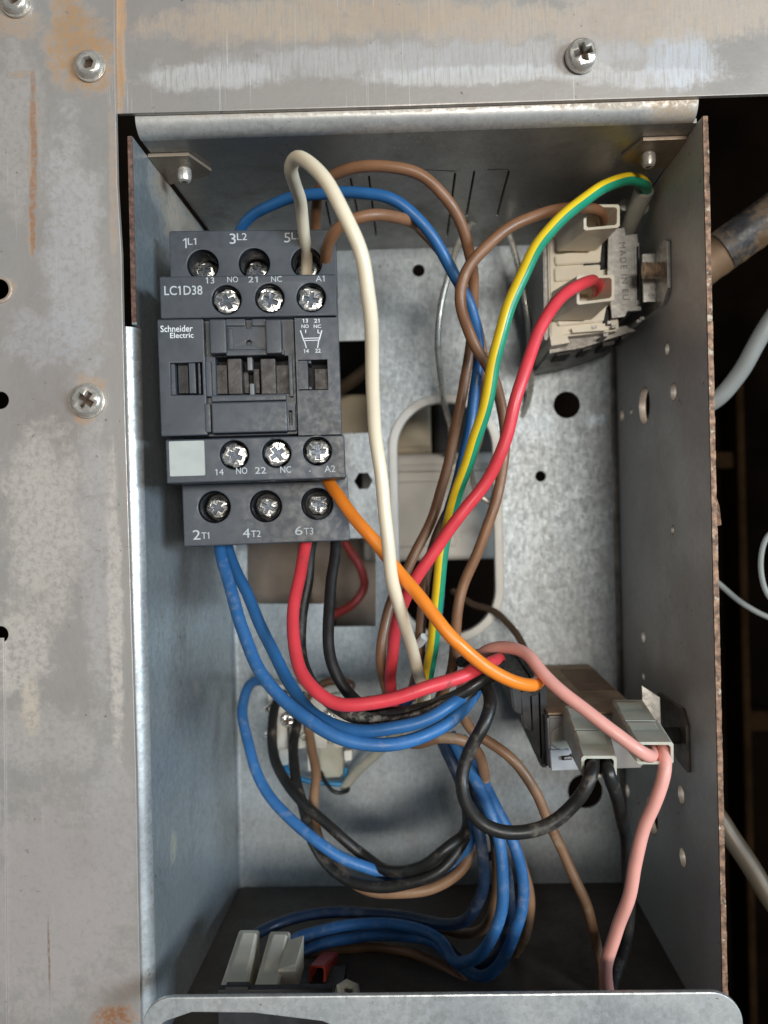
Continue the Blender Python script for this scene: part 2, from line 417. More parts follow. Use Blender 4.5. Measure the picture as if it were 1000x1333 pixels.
def disc_screw(mb, o, nrm, r, h, kind, rot, mat, mat2, washer=0.0):
    """a domed screw head with a real recess: rings around a cross or hexagon cut"""
    nrm = Vector(nrm).normalized(); a = Vector((0, 0, 1)).cross(nrm)
    if a.length < .1: a = Vector((1, 0, 0))
    a.normalize(); a = -a; c = nrm.cross(a)
    F = Matrix((a, c, nrm)).transposed().to_4x4(); F.translation = Vector(o)
    hole = cross(0, 0, r * .52, r * .15, rot) if kind == 'cross' else [(r * .42 * math.cos(rot + i * math.pi / 3), r * .42 * math.sin(rot + i * math.pi / 3)) for i in range(6)]
    mb.plate(circ(0, 0, r, 32), [hole], h, min(h * .42, r * .22), mtx=F @ Matrix.Translation((0, 0, h / 2)), mat=mat, fn=lambda q: Vector((q.x, q.y, q.z + (h * .38 * max(0, 1 - (q.x ** 2 + q.y ** 2) / r ** 2) if q.z > 0 else 0))))
    mb.plate(circ(0, 0, r * .62, 20), [], h * .3, 0, mtx=F @ Matrix.Translation((0, 0, h * .16)), mat=mat2)
    if washer: mb.plate(circ(0, 0, washer, 32), [circ(0, 0, r * .8, 24)], .8, .2, mtx=F @ Matrix.Translation((0, 0, .4)), mat=mat)


# ------------------------------------------------------------------ the machine round the box
cav = MB()  # added shell that keeps world light out from behind
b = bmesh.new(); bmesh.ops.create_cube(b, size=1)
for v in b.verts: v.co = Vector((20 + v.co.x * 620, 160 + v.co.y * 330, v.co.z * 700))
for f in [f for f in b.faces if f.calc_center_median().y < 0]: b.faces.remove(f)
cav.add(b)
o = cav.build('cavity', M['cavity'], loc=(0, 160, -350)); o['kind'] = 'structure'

# left panel
ST = lambda px, py, rx, rz, s, c=None, Y=-3: (at(px, py, Y), rx, rz, s, c)
RUST = (0.40, 0.245, 0.13)
M['panel'] = steel('worn_grey_panel', (0.47, 0.435, 0.40), 0.45, 0.40, 0.10, grime=.22, streak=(1, 1, 0.6), scratch=0.25, cloud=0.36, tint=(0.35, 0.315, 0.295), stains_and_sheen=(
    ST(100, 62, 9, 12, .9, RUST), ST(90, 20, 5, 14, .8, RUST), ST(118, 92, 6.5, 6.5, .9, RUST), ST(116, 500, 5.0, 3.2, .9, RUST), ST(112, 543, 3.6, 2.2, .9, RUST),
    ST(20, 30, 9, 5, .6, RUST), ST(44, 150, 1.8, 9, .8, RUST), ST(42, 210, 1.4, 14, .8, RUST), ST(41, 300, 1.3, 8, .7, RUST), ST(3, 378, 4, 4, .8, RUST), ST(25, 97, 4, 1.2, .8, RUST),
    ST(70, 1180, 24, 34, .75, (0.34, 0.29, 0.275)), ST(150, 1080, 7, 30, .5, (0.36, 0.33, 0.32)), ST(95, 330, 9, 40, .6, (0.40, 0.39, 0.395)), ST(20, 170, 10, 25, .45, (0.38, 0.34, 0.31)), ST(125, 720, 5, 45, .55, (0.43, 0.40, 0.385)), ST(60, 960, 16, 10, .5, (0.40, 0.36, 0.34)), ST(70, 440, 15, 9, .4, (0.43, 0.42, 0.43)),  # broad mauve and grey tones painted in for soft reflections, with some grime
    ST(150, 1325, 7, 4, .95, (0.30, 0.13, 0.05)), ST(55, 680, 13, 30, .42, (0.62, 0.565, 0.48)), ST(30, 850, 9, 14, .5, (0.62, 0.56, 0.48)), ST(150, 780, 2.4, 44, .6, (0.60, 0.53, 0.46)), ST(40, 920, 3, 8, .6, (0.58, 0.48, 0.36)), ST(44, 180, 1.1, 20, .75, (0.30, 0.14, 0.07)), ST(42, 280, .9, 11, .75, (0.30, 0.14, 0.07)), ST(64, 1250, .4, 12, .8, (0.2, 0.12, 0.08)), ST(118, 66, 7, 5, .9, RUST),  # warm pale patches are painted reflections; brown marks are rust
    ST(147, 240, 1.3, 25, .5, RUST)))
M['top_panel'] = steel('worn_top_panel', (0.46, 0.425, 0.39), 0.45, 0.40, 0.10, grime=.22, streak=(0.8, 1, 1), spot_st=(2.2, 1, 0.22), scratch=0.4, cloud=0.34, tint=(0.37, 0.33, 0.30), stains_and_sheen=(
    ST(155, 50, 1.9, 22, 1.0, (0.50, 0.30, 0.16), -1.5), ST(154, 20, 2.2, 10, .9, (0.5, 0.3, .16), -1.5), ST(156, 110, 1.2, 14, .8, RUST, -1.5), ST(400, 25, 55, 7, .65, (0.47, 0.34, 0.22), -1.5), ST(880, 20, 40, 9, .6, (0.50, 0.38, 0.27), -1.5), ST(640, 30, 24, 6, .6, (0.50, 0.38, 0.27), -1.5),
    ST(560, 78, 70, 5.5, .45, (0.48, 0.48, 0.49), -1.5), ST(270, 100, 22, 4, .5, (0.62, 0.62, 0.61), -1.5), ST(890, 80, 11, 8, .6, (0.52, 0.55, 0.60), -1.5), ST(620, 98, 40, 3, .45, (0.72, 0.72, 0.71), -1.5), ST(850, 102, 20, 3, .45, (0.72, 0.72, 0.72), -1.5)))
lp = thing('machine_cover', 'tall worn grey steel panel left of the open box, with screws and rust streaks', 'cover', at(70, 1400, -2))
edge = [(149, -60), (149.5, 60), (150.5, 150), (153, 240), (158, 330), (160, 420), (164, 560), (168, 700), (173, 850), (177, 1000), (180, 1150), (183, 1300), (184.5, 1420)]
edge = [(x + (random.random() - .5) * 1.0, y) for x, y in edge]
out = [xz(x, y, -3) for x, y in edge] + [xz(-140, 1420, -3), xz(-140, -60, -3)]
hl = []
for (px, py, r) in ((0, 521, 2.2), (0, 826, 2.1)):
    x, z = xz(px, py, -3); hl.append(circ(x, z, r, 20))
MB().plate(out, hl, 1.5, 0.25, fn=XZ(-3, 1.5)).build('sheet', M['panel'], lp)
x, z = xz(8, 1040, -3); x2, z2 = xz(16, 1420, -3)
sm = MB(); q0 = at(6, 830, -3); q1 = at(11, 1420, -3)
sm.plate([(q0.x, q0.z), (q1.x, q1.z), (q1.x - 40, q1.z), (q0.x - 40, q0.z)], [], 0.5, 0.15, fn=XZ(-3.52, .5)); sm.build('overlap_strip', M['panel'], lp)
for (px, py, r, k, rot, wa) in ((118, 87, 3.5, 'hex', .2, 4.1), (115, 522, 4.1, 'cross', .95, 4.5), (22, 4, 3.4, 'hex', .5, 4.0)):
    s_ = MB(); disc_screw(s_, at(px, py, -3), (0, -1, 0), r, 1.9, k, rot, M['panel_screw'], M['screw_recess'], wa); s_.build('panel_screw', None, lp)
cl_ = MB(); cl_.lathe([(3.4, 0), (3.6, .3), (3.2, .5), (2.7, .4), (2.6, 0)], at(-1, 377, -3), (0, -1, 0), 24); cl_.build('press_ring', M['panel'], lp)

tp = thing('top_strip', 'horizontal worn grey steel strip across the top, with one cross head screw', 'steel strip', at(570, 135, -1))
tl = [(146, -60), (147, 148), (300, 144), (520, 138), (760, 130), (1000, 122), (1120, 118), (1120, -60)]
MB().plate([xz(x, y, -1.6) for x, y in tl], [], 1.4, 0.2, fn=XZ(-1.6, 1.4)).build('sheet', M['top_panel'], tp)
s_ = MB(); disc_screw(s_, at(756, 77, -1.6), (0, -1, 0), 4.1, 2.9, 'cross', .25, M['panel_screw'], M['screw_recess'], 0); s_.build('panel_screw', None, tp)

# ------------------------------------------------------------------ the steel box
ZLF = at(175, 177, 0).z; ZRF = at(917, 151, 0).z; XL = -72.8; XR = 73.6; ZT = 99.5; ZB = -141.0; YB = 94.0; T = 1.2
box = thing('steel_box', 'open galvanised steel control box holding the contactor and all the wires', 'control box', (0, 47, ZB))
yb = YB
bp = lambda px, py: xz(px, py, YB)
oc = at(581, 675, YB); ow, oh = 38.6 / 2, 90.0 / 2
holes = [rrect(oc.x - ow, oc.z - oh, oc.x + ow, oc.z + oh, ow - .5, 14)]
for (px, py, r) in ((545, 352, 2.3), (738, 527, 5.0), (704, 620, 2.0), (762, 1030, 6.5), (640, 1115, 2.0)):
    x, z = bp(px, py); holes.append(circ(x, z, r, 24))
x, z = bp(473, 626); holes.append(circ(x, z, 3.5, 6))
a = bp(405, 445); c = bp(490, 563); holes.append(rrect(a[0], c[1], c[0], a[1], .3, 2))
holes.append([bp(*q) for q in ((322, 705), (489, 700), (489, 815), (430, 816), (430, 786), (322, 786))])
MB().plate([(XL, ZB), (XR, ZB), (XR, ZT), (XL, ZT)], holes, T, 0.12, fn=XZ(YB, T)).build('back_wall', M['galv'], box)
def on_side(px, py, X):
    d = ray(px, py); p = CAM + d * ((X - CAM.x) / d.x); return (p.y, p.z)


def SS(px, py, ry, rz, st_, c_): y_, z_ = on_side(px, py, XL); return (Vector((0, y_, z_)), ry, rz, st_, c_)


M['galv_wall'] = steel('galvanised_side', (0.40, 0.455, 0.485), 0.65, 0.37, 0.22, streak=(1, 1, 0.5), cloud=0.08, grime=0.2, spang=800, rv=.4, side=True, stains_and_sheen=(
    SS(235, 265, 26, 20, .9, (0.40, 0.31, 0.21)), SS(205, 240, 10, 8, .6, (0.36, 0.28, 0.19)), SS(226, 1105, 3.5, 5, .6, (0.40, 0.35, 0.18)), SS(255, 895, 4, 3, .5, (0.5, 0.46, 0.36))))
# side walls: sheets in the YZ plane
YZ = lambda X0, t: (lambda c: Vector((X0 + t / 2 + c.z, c.x, c.y)))


zl = at(168, 425, 0).z
MB().plate([(0, ZLF), (YB - .02, ZT - 1.5), (YB - .02, ZB), (3.2, ZB), (3.2, zl), (0, zl + .5)], [], T, 0.1, fn=YZ(XL - T, T)).build('left_wall', M['galv_wall'], box)
ed = MB(); ed.box(XL - T - .02, XL + .02, -.05, .3, zl + 1, ZLF - .1, 0, mat=M['edge_dark']); ed.build('cut_edge', None, box)
# rolled lip of the left wall, lower part only: bend into a flange that runs behind the panel
pr = []
for i in range(9):
    t = R(90 * i / 8); pr.append((XL - 3.4 + 3.4 * math.cos(t), 3.2 - 3.4 * math.sin(t)))
prof = [(XL, 3.4)] + pr[1:] + [(XL - 16, -.2)]
inn = [(XL - 16, .9)] + [(XL - 3.4 + 2.2 * math.cos(R(90 - 90 * i / 8)), 3.2 - 2.2 * math.sin(R(90 - 90 * i / 8))) for i in range(9)]
loop = prof + inn
MB().rings([[Vector((x, y, zl)) for x, y in loop], [Vector((x, y, -60)) for x, y in loop], [Vector((x, y, ZB)) for x, y in loop]]).build('rolled_lip', M['galv_bright'], box)
rh = []
for (px, py, r, rv) in ((869, 454, 2.0, None), (839, 528, 6.2, None), (877, 510, 2.7, None), (810, 541, 2.6, None), (822, 536, 1.4, None), (876, 690, 1.5, None), (838, 830, 2.2, None), (838, 881, 1.5, None),
                        (817, 1030, 2.7, None), (831, 1043, 1.4, None), (849, 1062, 6.2, None), (887, 1035, 2.9, None), (889, 1117, 2.9, None), (839, 845 + 35, .1, None)):
    if r < .5: continue
    y_, z_ = on_side(px, py, XR); rh.append(circ(y_, z_, r, 22))
MB().plate([(0, ZRF), (4, ZT - .02), (YB - .02, ZT - 1.5), (YB - .02, ZB), (0, ZB)], rh, T, 0.1, fn=YZ(XR, T)).build('right_wall', steel('dusty_side_wall', (0.64, 0.63, 0.60), 0.35, 0.42, 0.08, cloud=0.15, tint=(0.52, 0.49, 0.45)), box)
ed = MB(); pts = []
n = 110
for i in range(n):
    z0 = ZB + (ZRF - .1 - ZB) * i / n; z1 = ZB + (ZRF - .1 - ZB) * (i + 1) / n; j = random.uniform(0, .18)
    ed.box(XR - .04 - j * .3, XR + T + .02 + j * .4, -.08 - j, .5, z0, z1 + .02, 0)
pj = at(931, 665, 0); ed.rings([[pj + Vector(q) for q in ((0, 0, 5), (0, 1, 5), (0, 1, -4), (0, 0, -4))], [pj + Vector(q) for q in ((1.0, -.4, 1), (1.0, .6, 1), (1.4, .6, -3.6), (1.4, -.4, -3.6))]])
ed.build('cut_edge', M['edge'], box)
# hole rims: raw cut metal rings inside each punched hole of the right wall
for h in rh:
    cy = sum(p[0] for p in h) / len(h); cz = sum(p[1] for p in h) / len(h); r = math.hypot(h[0][0] - cy, h[0][1] - cz)
    rm = MB(); rm.rings([[Vector((XR + .02 + dx, cy + rr * math.cos(2 * math.pi * i / 24), cz + rr * math.sin(2 * math.pi * i / 24))) for i in range(24)] for dx, rr in ((-.05, r + .02), (-.05, r - .12), (T + .9, r - .12), (T + .9, r + .02))], cap=False)
    rm.build('hole_rim', M['rimtan'], box)
# top wall: rounded front nose and flat underside with knock-out lines
slots = []


def on_top(px, py):
    d = ray(px, py); p = CAM + d * ((ZT - CAM.z) / d.z); return Vector((p.x, p.y))


for (a, c) in (((550, 221), (593, 223)), ((593, 223), (582, 309)), ((618, 221), (607, 282)), ((663, 221), (647, 282)), ((634, 221), (663, 221)), ((456, 231), (466, 279)), ((480, 227), (490, 309)), ((424, 262), (431, 296)), ((424, 262), (456, 260))):
    p, q = on_top(*a), on_top(*c); d = (q - p); p = p + d * .02; q = q - d * .02; d = d.normalized(); nn = Vector((-d.y, d.x)) * .32
    slots.append([p + nn, q + nn, q - nn, p - nn])
XY = lambda Z0, t: (lambda c: Vector((c.x, c.y, Z0 + t / 2 + c.z)))
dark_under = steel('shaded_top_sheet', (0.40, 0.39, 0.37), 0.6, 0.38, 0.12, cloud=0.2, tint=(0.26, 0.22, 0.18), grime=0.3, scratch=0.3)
xl, xr = at(176, 160, 0).x, at(910, 140, 0).x
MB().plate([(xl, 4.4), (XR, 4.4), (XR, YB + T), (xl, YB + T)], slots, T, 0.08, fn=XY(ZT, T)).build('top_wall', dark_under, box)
pr = [(4.4 + 0, ZT)] + [(4.2 - 4.2 * math.sin(R(90 * i / 8)), ZT + 4.2 - 4.2 * math.cos(R(90 * i / 8))) for i in range(9)] + [(0, ZT + 12)]
inn = [(1.2, ZT + 12)] + [(4.2 - 3.0 * math.sin(R(90 - 90 * i / 8)), ZT + 4.2 - 3.0 * math.cos(R(90 - 90 * i / 8))) for i in range(9)] + [(4.4, ZT + 1.2)]
loop = pr + inn
M['nose'] = steel('top_nose_sheet', (0.62, 0.61, 0.58), 0.6, 0.38, 0.22, cloud=0.1, stains_and_sheen=(ST(900, 138, 14, 4, .8, (0.42, 0.29, 0.17), 0), ST(800, 130, 25, 2.5, .6, (0.42, 0.29, 0.17), 0), ST(500, 142, 70, 1.2, .6, (0.40, 0.30, 0.2), 0)))
MB().rings([[Vector((x, y, z)) for y, z in loop] for x in (xl, 0, xr)]).build('rolled_lip', M['nose'], box)
fl = steel('dark_floor_sheet', (0.09, 0.075, 0.065), 0.2, 0.6, 0.15, cloud=0.3, tint=(0.07, 0.05, 0.04), grime=.4)  # floor coloured much darker than the walls
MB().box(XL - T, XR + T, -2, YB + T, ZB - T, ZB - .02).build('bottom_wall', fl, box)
# two corner tabs with rivets
for (px0, px1, px, py, sgn) in ((193, 268, 240, 211, 1), (820, 905, 844, 191, -1)):
    p = on_top(px, py + 3); xa = XL + .1 if sgn > 0 else XR - .1
    x1_ = p.x + 7.0 * sgn; y0_, y1_ = p.y - 7.5, p.y + 5.5
    tb = MB(); lo = [(xa, y0_), (xa, y1_ + 5), (x1_ - 1.5 * sgn, y1_), (x1_, y1_ - 3), (x1_ - 3.5 * sgn, y0_)]
    tb.plate(lo if sgn > 0 else lo[::-1], [], 1.0, .15, fn=XY(ZT - 1.1, 1.0)); tb_ = tb.build('corner_tab', steel('tab_sheet', (0.34, 0.28, 0.22), 0.5, 0.42, 0.1, cloud=.3, tint=(0.36, 0.22, 0.13)), box)
    rv = MB(); rv.lathe([(1.5, 0), (1.9, .5), (1.95, 2.6), (1.6, 3.6), (1.0, 4.0), (.75, 3.9), (.7, 2.9)], (p.x, p.y, ZT - 1.1), (0, 0, -1), 22); rv.build('rivet', M['panel_screw'], tb_)

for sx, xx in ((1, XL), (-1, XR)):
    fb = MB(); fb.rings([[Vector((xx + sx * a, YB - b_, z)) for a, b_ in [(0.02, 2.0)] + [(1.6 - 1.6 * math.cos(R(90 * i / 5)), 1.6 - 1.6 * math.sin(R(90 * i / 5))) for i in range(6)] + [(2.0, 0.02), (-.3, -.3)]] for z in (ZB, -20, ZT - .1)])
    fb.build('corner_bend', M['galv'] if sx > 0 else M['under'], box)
# white edge trim in the oval opening
gm = MB(); ga = rrect(oc.x - ow - 1.9, oc.z - oh - 1.9, oc.x + ow + 1.9, oc.z + oh + 1.9, ow + 1.2, 14); gb = rrect(oc.x - ow + 1.5, oc.z - oh + 1.5, oc.x + ow - 1.5, oc.z + oh - 1.5, ow - 2.2, 14)
gm.plate(ga, [gb], 4.2, .9, fn=XZ(YB - 1.5, 4.2))
tag(gm.build('edge_trim', M['rim']), 'white rubber edge trim round the oval opening in the back of the box', 'trim')

# ------------------------------------------------------------------ bracket across the bottom of the opening
bk = MB(); a = at(184, 1299, -15); c = at(967, 1299, -15)
h1 = at(206, 1322, -15); h2 = at(455, 1500, -15)
hole = [(h1.x, h2.z), (h1.x, h1.z - 6)] + [(h1.x + 2.5 - 2.5 * math.cos(R(t)), h1.z - 4.5 + 3.2 * math.sin(R(t))) for t in (20, 50, 80)] + [xz(250, 1318, -15), xz(330, 1319, -15), xz(420, 1330, -15), xz(462, 1348, -15), (h2.x + 3, h2.z)]
bk.plate(rrect(a.x, a.z - 46, c.x, a.z, 7.5, 10, (1, 1, 0, 0)), [hole], 1.4, .3, fn=XZ(-15, 1.4))
bko = bk.build('bracket', M['galv_bright']); tag(bko, 'pale galvanised plate with rounded corners across the bottom front of the box', 'bracket')

# ------------------------------------------------------------------ contactor, in its own frame (u right, w deep, v up)
CO = at(327, 490, -5); CM = Matrix.Translation(CO) @ Matrix.Rotation(R(5), 4, 'Z') @ Matrix.Rotation(R(-0.7), 4, 'Y'); CI = CM.inverted()
con = thing('contactor', 'dark grey three pole contactor with silver terminal screws at the upper left', 'contactor', CM @ Vector((0, 40, -42)))


def cl(px, py, w):
    o_ = CI @ CAM; d = CI.to_3x3() @ ray(px, py); p = o_ + d * ((w - o_.y) / d.y); return p.x, p.z


def cr(x0, y0, x1, y1, w):
    a, b_, c, d = cl(x0, y0, w), cl(x1, y0, w), cl(x0, y1, w), cl(x1, y1, w)
    return (a[0] + c[0]) / 2, (b_[0] + d[0]) / 2, (c[1] + d[1]) / 2, (a[1] + b_[1]) / 2


def cb(mb, x0, y0, x1, y1, w0, w1, bev=.25, mat=None):
    u0, u1, v0, v1 = cr(x0, y0, x1, y1, w0); mb.box(u0, u1, w0, w1, v0, v1, bev, CM, mat); return mb


def cframe(mb, x0, y0, x1, y1, h, w0, t, mat=None):
    u0, u1, v0, v1 = cr(x0, y0, x1, y1, w0); a0, a1, b0, b1 = cr(*h, w0)
    for q in ((u0, a0, v0, v1), (a1, u1, v0, v1), (a0, a1, v0, b0), (a0, a1, b1, v1)): mb.box(q[0], q[1], w0, w0 + t, q[2], q[3], 0, CM, mat)
    bmesh.ops.remove_doubles(mb.bm, verts=mb.bm.verts[:], dist=.001); return mb


UW = lambda w0, t: (lambda c: Vector((c.x, w0 + t / 2 - c.z, c.y)))


def cplate(mb, x0, y0, x1, y1, holes, w0, t, bev=.35, rad=.5, mat=None):
    u0, u1, v0, v1 = cr(x0, y0, x1, y1, w0)
    mb.plate(rrect(u0, v0, u1, v1, rad, 3), holes, t, bev, fn=UW(w0, t), mtx=CM, mat=mat); return mb


def chole(px, py, r, w): u, v = cl(px, py, w); return circ(u, v, r, 28)


def crect(x0, y0, x1, y1, w):
    u0, u1, v0, v1 = cr(x0, y0, x1, y1, w); return [(u0, v0), (u1, v0), (u1, v1), (u0, v1)]


def text(s, x0, y0, x1, y1, w, parent, mat, bold=0.0, fit=True):
    fc = bpy.data.curves.new('t', 'FONT'); fc.body = s; fc.size = 4; fc.extrude = .04; fc.offset = bold; fc.resolution_u = 3
    o_ = bpy.data.objects.new('t', fc); COL.objects.link(o_); dg = bpy.context.evaluated_depsgraph_get()
    me = bpy.data.meshes.new_from_object(o_.evaluated_get(dg)); bm = bmesh.new(); bm.from_mesh(me)
    bpy.data.objects.remove(o_); bpy.data.curves.remove(fc); bpy.data.meshes.remove(me)
    for f in bm.faces: f.material_index = 0
    if s == '1':
        bm.free(); bm = bmesh.new(); bm.faces.new([bm.verts.new((x, y, 0.04)) for x, y in ((.55, 0), (.75, 0), (.75, 1.6), (.6, 1.6), (.2, 1.3), (.2, 1.12), (.55, 1.34))])
    elif '1' in s:
        bm.verts.ensure_lookup_table(); seen = {}; isl = []
        for v in bm.verts:
            if v in seen: continue
            st_ = [v]; seen[v] = 1; cur = []
            while st_:
                q = st_.pop(); cur.append(q)
                for e in q.link_edges:
                    o2 = e.other_vert(q)
                    if o2 not in seen: seen[o2] = 1; st_.append(o2)
            isl.append(cur)
        bb = sorted([(min(v.co.x for v in c), max(v.co.x for v in c), max(v.co.y for v in c), min(v.co.y for v in c)) for c in isl])
        merged = []
        for q in bb:
            if merged and q[0] < merged[-1][1] - .02: merged[-1] = (merged[-1][0], max(q[1], merged[-1][1]), max(q[2], merged[-1][2]), min(q[3], merged[-1][3]))
            else: merged.append(q)
        if len(merged) == len(s):
            for ch, (a0, a1, t1, t0) in zip(s, merged):
                if ch == '1':
                    h = t1 - t0; bm.faces.new([bm.verts.new((x, y, .04)) for x, y in ((a0 + .02, t1), (a0 - .17 * h, t1 - .16 * h), (a0 - .17 * h, t1 - .30 * h), (a0 + .02, t1 - .16 * h))])
    xs = [v.co.x for v in bm.verts]; ys = [v.co.y for v in bm.verts]
    u0, u1, v0, v1 = cr(x0, y0, x1, y1, w); ax, bx, ay, by = min(xs), max(xs), min(ys), max(ys)
    fn = lambda q: Vector((u0 + (q.x - ax) / (bx - ax) * (u1 - u0), w - .02 - q.z, v0 + (q.y - ay) / (by - ay) * (v1 - v0)))
    mb = MB(); mb.add(bm, CM, None, fn); return mb.build('printed_mark', mat, parent)


P = M['plastic']
base = MB(); u0, u1, v0, v1 = cr(223, 299, 440, 709, 17)
base.box(u0 + .4, u1 - .2, 28.5, 88, v0 + .6, v1 - .6, .6, CM); cb(base, 214, 366, 442, 620, 9, 28.6, .3)
bs_ = base.build('base_housing', P, con)
HU = ((264, 345), (331, 343), (399, 342)); HL = ((279, 660), (346, 659), (413, 656)); HA = ((295, 390), (351, 388), (405, 387)); HB = ((305, 592), (360, 590), (413, 587))


def cscrew(px, py, w, r, mat, rot, parent):
    u, v = cl(px, py, w); s_ = MB(); F = CM @ Matrix.Translation((u, w, v)) @ Matrix.Rotation(R(90), 4, 'X')
    k = random.random() * 6
    n = 48; outl = []
    for i in range(n):
        t = 2 * math.pi * i / n; q = abs(((t - rot) / (math.pi / 2)) % 1 - .5)
        outl.append(((r * (1.0 if q < .36 else .90)) * math.cos(t), (r * (1.0 if q < .36 else .90)) * math.sin(t)))
    dome = lambda q: Vector((q.x, q.y, q.z + (.35 * (1 - (q.x ** 2 + q.y ** 2) / r ** 2) + .12 * math.sin(3 * math.atan2(q.y, q.x) + k) if q.z > 0 else 0)))
    s_.plate(outl, [cross(0, 0, r * .60, r * .17, rot)], 1.0, .2, mtx=F @ Matrix.Translation((0, 0, -.5)), fn=dome, mat=mat)
    for k2 in range(4):
        t = rot + math.pi / 4 + k2 * math.pi / 2; c_, n_ = math.cos(t), math.sin(t); d0, d1, hw = r * .42, r * .86, r * .05
        s_.plate([(d0 * c_ - hw * n_, d0 * n_ + hw * c_), (d0 * c_ + hw * n_, d0 * n_ - hw * c_), (d1 * c_ + hw * n_, d1 * n_ - hw * c_), (d1 * c_ - hw * n_, d1 * n_ + hw * c_)], [], .2, 0, mtx=F @ Matrix.Translation((0, 0, .22)), mat=M['slot'])
    s_.plate(circ(0, 0, r * .8, 20), [], .3, 0, mtx=F @ Matrix.Translation((0, 0, -.85)), mat=M['slot'])
    return s_.build('terminal_screw', None, parent)


def terminals(name, rect, hs, w, t, hr, smat, rs, deep, parent, off=((0, 0),) * 3, bev=.35):
    mb = MB(); cplate(mb, *rect, [chole(px, py, hr, w) for px, py in hs], w, t, bev); blk = mb.build(name, P, parent)
    wl = MB()
    for px, py in hs:
        u, v = cl(px, py, w); F = CM @ Matrix.Translation((u, w, v))
        wl.rings([[F @ Vector((rr * math.cos(2 * math.pi * i / 24), ww, rr * math.sin(2 * math.pi * i / 24))) for i in range(24)] for rr, ww in ((hr - .35, .6), (hr - .4, t - .3), (.05, t - .2))], cap=False)
    wl.build('screw_well', M['plastic_dark'], blk)
    for (px, py), (ox, oy) in zip(hs, off): cscrew(px + ox, py + oy, w + deep, rs, smat, random.uniform(-.6, .6), blk)
    return blk


ub = terminals('upper_terminal_block', (221, 299, 438, 376), HU, 17, 11.5, 4.2, M['well_screw'], 3.0, 8.5, con, ((2, 8), (4, 11), (2, 8)))
lb = terminals('lower_terminal_block', (238, 622, 454, 708), HL, 17, 11.5, 4.3, M['well_screw'], 3.0, 5.5, con, ((4, 1), (3, 1), (2, 1)))
cu_ = terminals('upper_control_block', (208, 358, 438, 413), HA, 0, 9, 3.65, M['zinc_screw'], 3.25, 1.6, con, ((1, 3), (1, 3), (0, 3)))
cd_ = terminals('lower_control_block', (216, 569, 449, 626), HB, 0, 9, 3.6, M['zinc_screw'], 3.15, 1.6, con, ((1, 1), (1, 1), (1, 1)))
# cheeks with windows
mb = MB(); cplate(mb, 207, 415, 267.5, 567.5, [crect(222, 472, 263.5, 514, -.3)], -.3, 6, .3)
lc = mb.build('left_cheek', P, con)
ins = MB(); cb(ins, 215, 467, 272, 518, 6.1, 9, 0, M['plastic_dark'])
cb(ins, 222, 472, 228, 514, 1.2, 6, .1, P); cb(ins, 232, 474, 245, 512, 3.0, 6, .1, M['plastic_dark']); cb(ins, 246, 472, 254.5, 512, .6, 6, .15, P); cb(ins, 258, 472, 261, 513, .9, 6, .1, P)
ins.build('window_insert', None, lc)
mb = MB(); cframe(mb, 386, 413.5, 442, 566, (388.5, 468, 427, 508), -.3, 6); rc = mb.build('right_cheek', P, con)
ins = MB(); cb(ins, 380, 462, 434, 512, 6.1, 9, 0, M['black']); cb(ins, 387, 469, 401, 507, .8, 6, .15, P); cb(ins, 401, 469, 405, 473, .8, 6, .1, P); cb(ins, 401, 503, 406, 507, .8, 6, .1, P)
cb(ins, 410, 480, 427, 507, 3.5, 6, .15, M['carrier']); ins.build('window_insert', None, rc)
# centre well
mb = MB(); cplate(mb, 268, 416, 385, 567, [crect(281, 464, 380, 513, 2.4)], 2.4, 6, .2); cb(mb, 268, 470, 275, 516, .2, 3, .15); cb(mb, 376, 462, 381, 516, .6, 3, .15)
cw = mb.build('centre_frame', P, con)
mb = MB(); cb(mb, 272.5, 415, 294.5, 460, -1.6, 3, .45); cb(mb, 345.5, 415, 366.5, 460, -1.6, 3, .45)
u0, u1, v0, v1 = cr(294, 423, 346, 456, .6); hu, hv = cl(324, 446, .6); su, sv = cl(323.5, 415, .6)
mb.plate([(u0, v0), (u1, v0), (u1, v1), (su + .6, v1), (su + .6, v1 - .9), (su - .6, v1 - .9), (su - .6, v1), (u0, v1)], [circ(hu, hv, .7, 16)], 1.2, .12, fn=UW(.6, 1.2), mtx=CM)
cb(mb, 294, 454, 370, 462.5, .1, 3, .3); cb(mb, 294, 415, 319, 424, -.2, 3, .2); cb(mb, 328, 415, 346, 424, -.2, 3, .2)
cb(mb, 297, 427, 303, 455, .2, 2.5, .2); mb.build('clip', P, con)
mb = MB(); cb(mb, 278, 460, 384, 518, 8.3, 8.9, 0); mb.build('window_back', M['black'], cw)
mb = MB(); cb(mb, 282, 475, 296, 513, 4.5, 8, .2); cb(mb, 296.5, 466.5, 315, 513, 1.4, 8, .3); cb(mb, 339.5, 466.5, 359, 513, 1.4, 8, .3); cb(mb, 359.5, 475, 379, 513, 4.5, 8, .2); cb(mb, 316, 484, 324, 512, 6, 8, .2); cb(mb, 330, 480, 338, 512, 5.5, 8, .2)
mb.build('contact_carrier', M['carrier'], con)
mb = MB(); cb(mb, 322, 465, 328.5, 482, 1.6, 5, .2); cb(mb, 325, 499, 331, 514, 1.6, 5, .2); mb.build('guide_pin', pm('grey_pin', (0.17, 0.175, 0.18), .4), con)
mb = MB(); cb(mb, 275, 513.5, 372.5, 522, .4, 4, .3); cb(mb, 275, 522.5, 374, 563, -1.3, 4, .5); cb(mb, 266.5, 525, 274.6, 563, -.5, 4, .3)
u0, u1, v0, v1 = cr(374.4, 524, 384.5, 560, -.5); cframe(mb, 374.4, 524, 384.5, 560, (376, 534, 381, 554), -.5, 3)
mb.build('lower_cover', P, con)
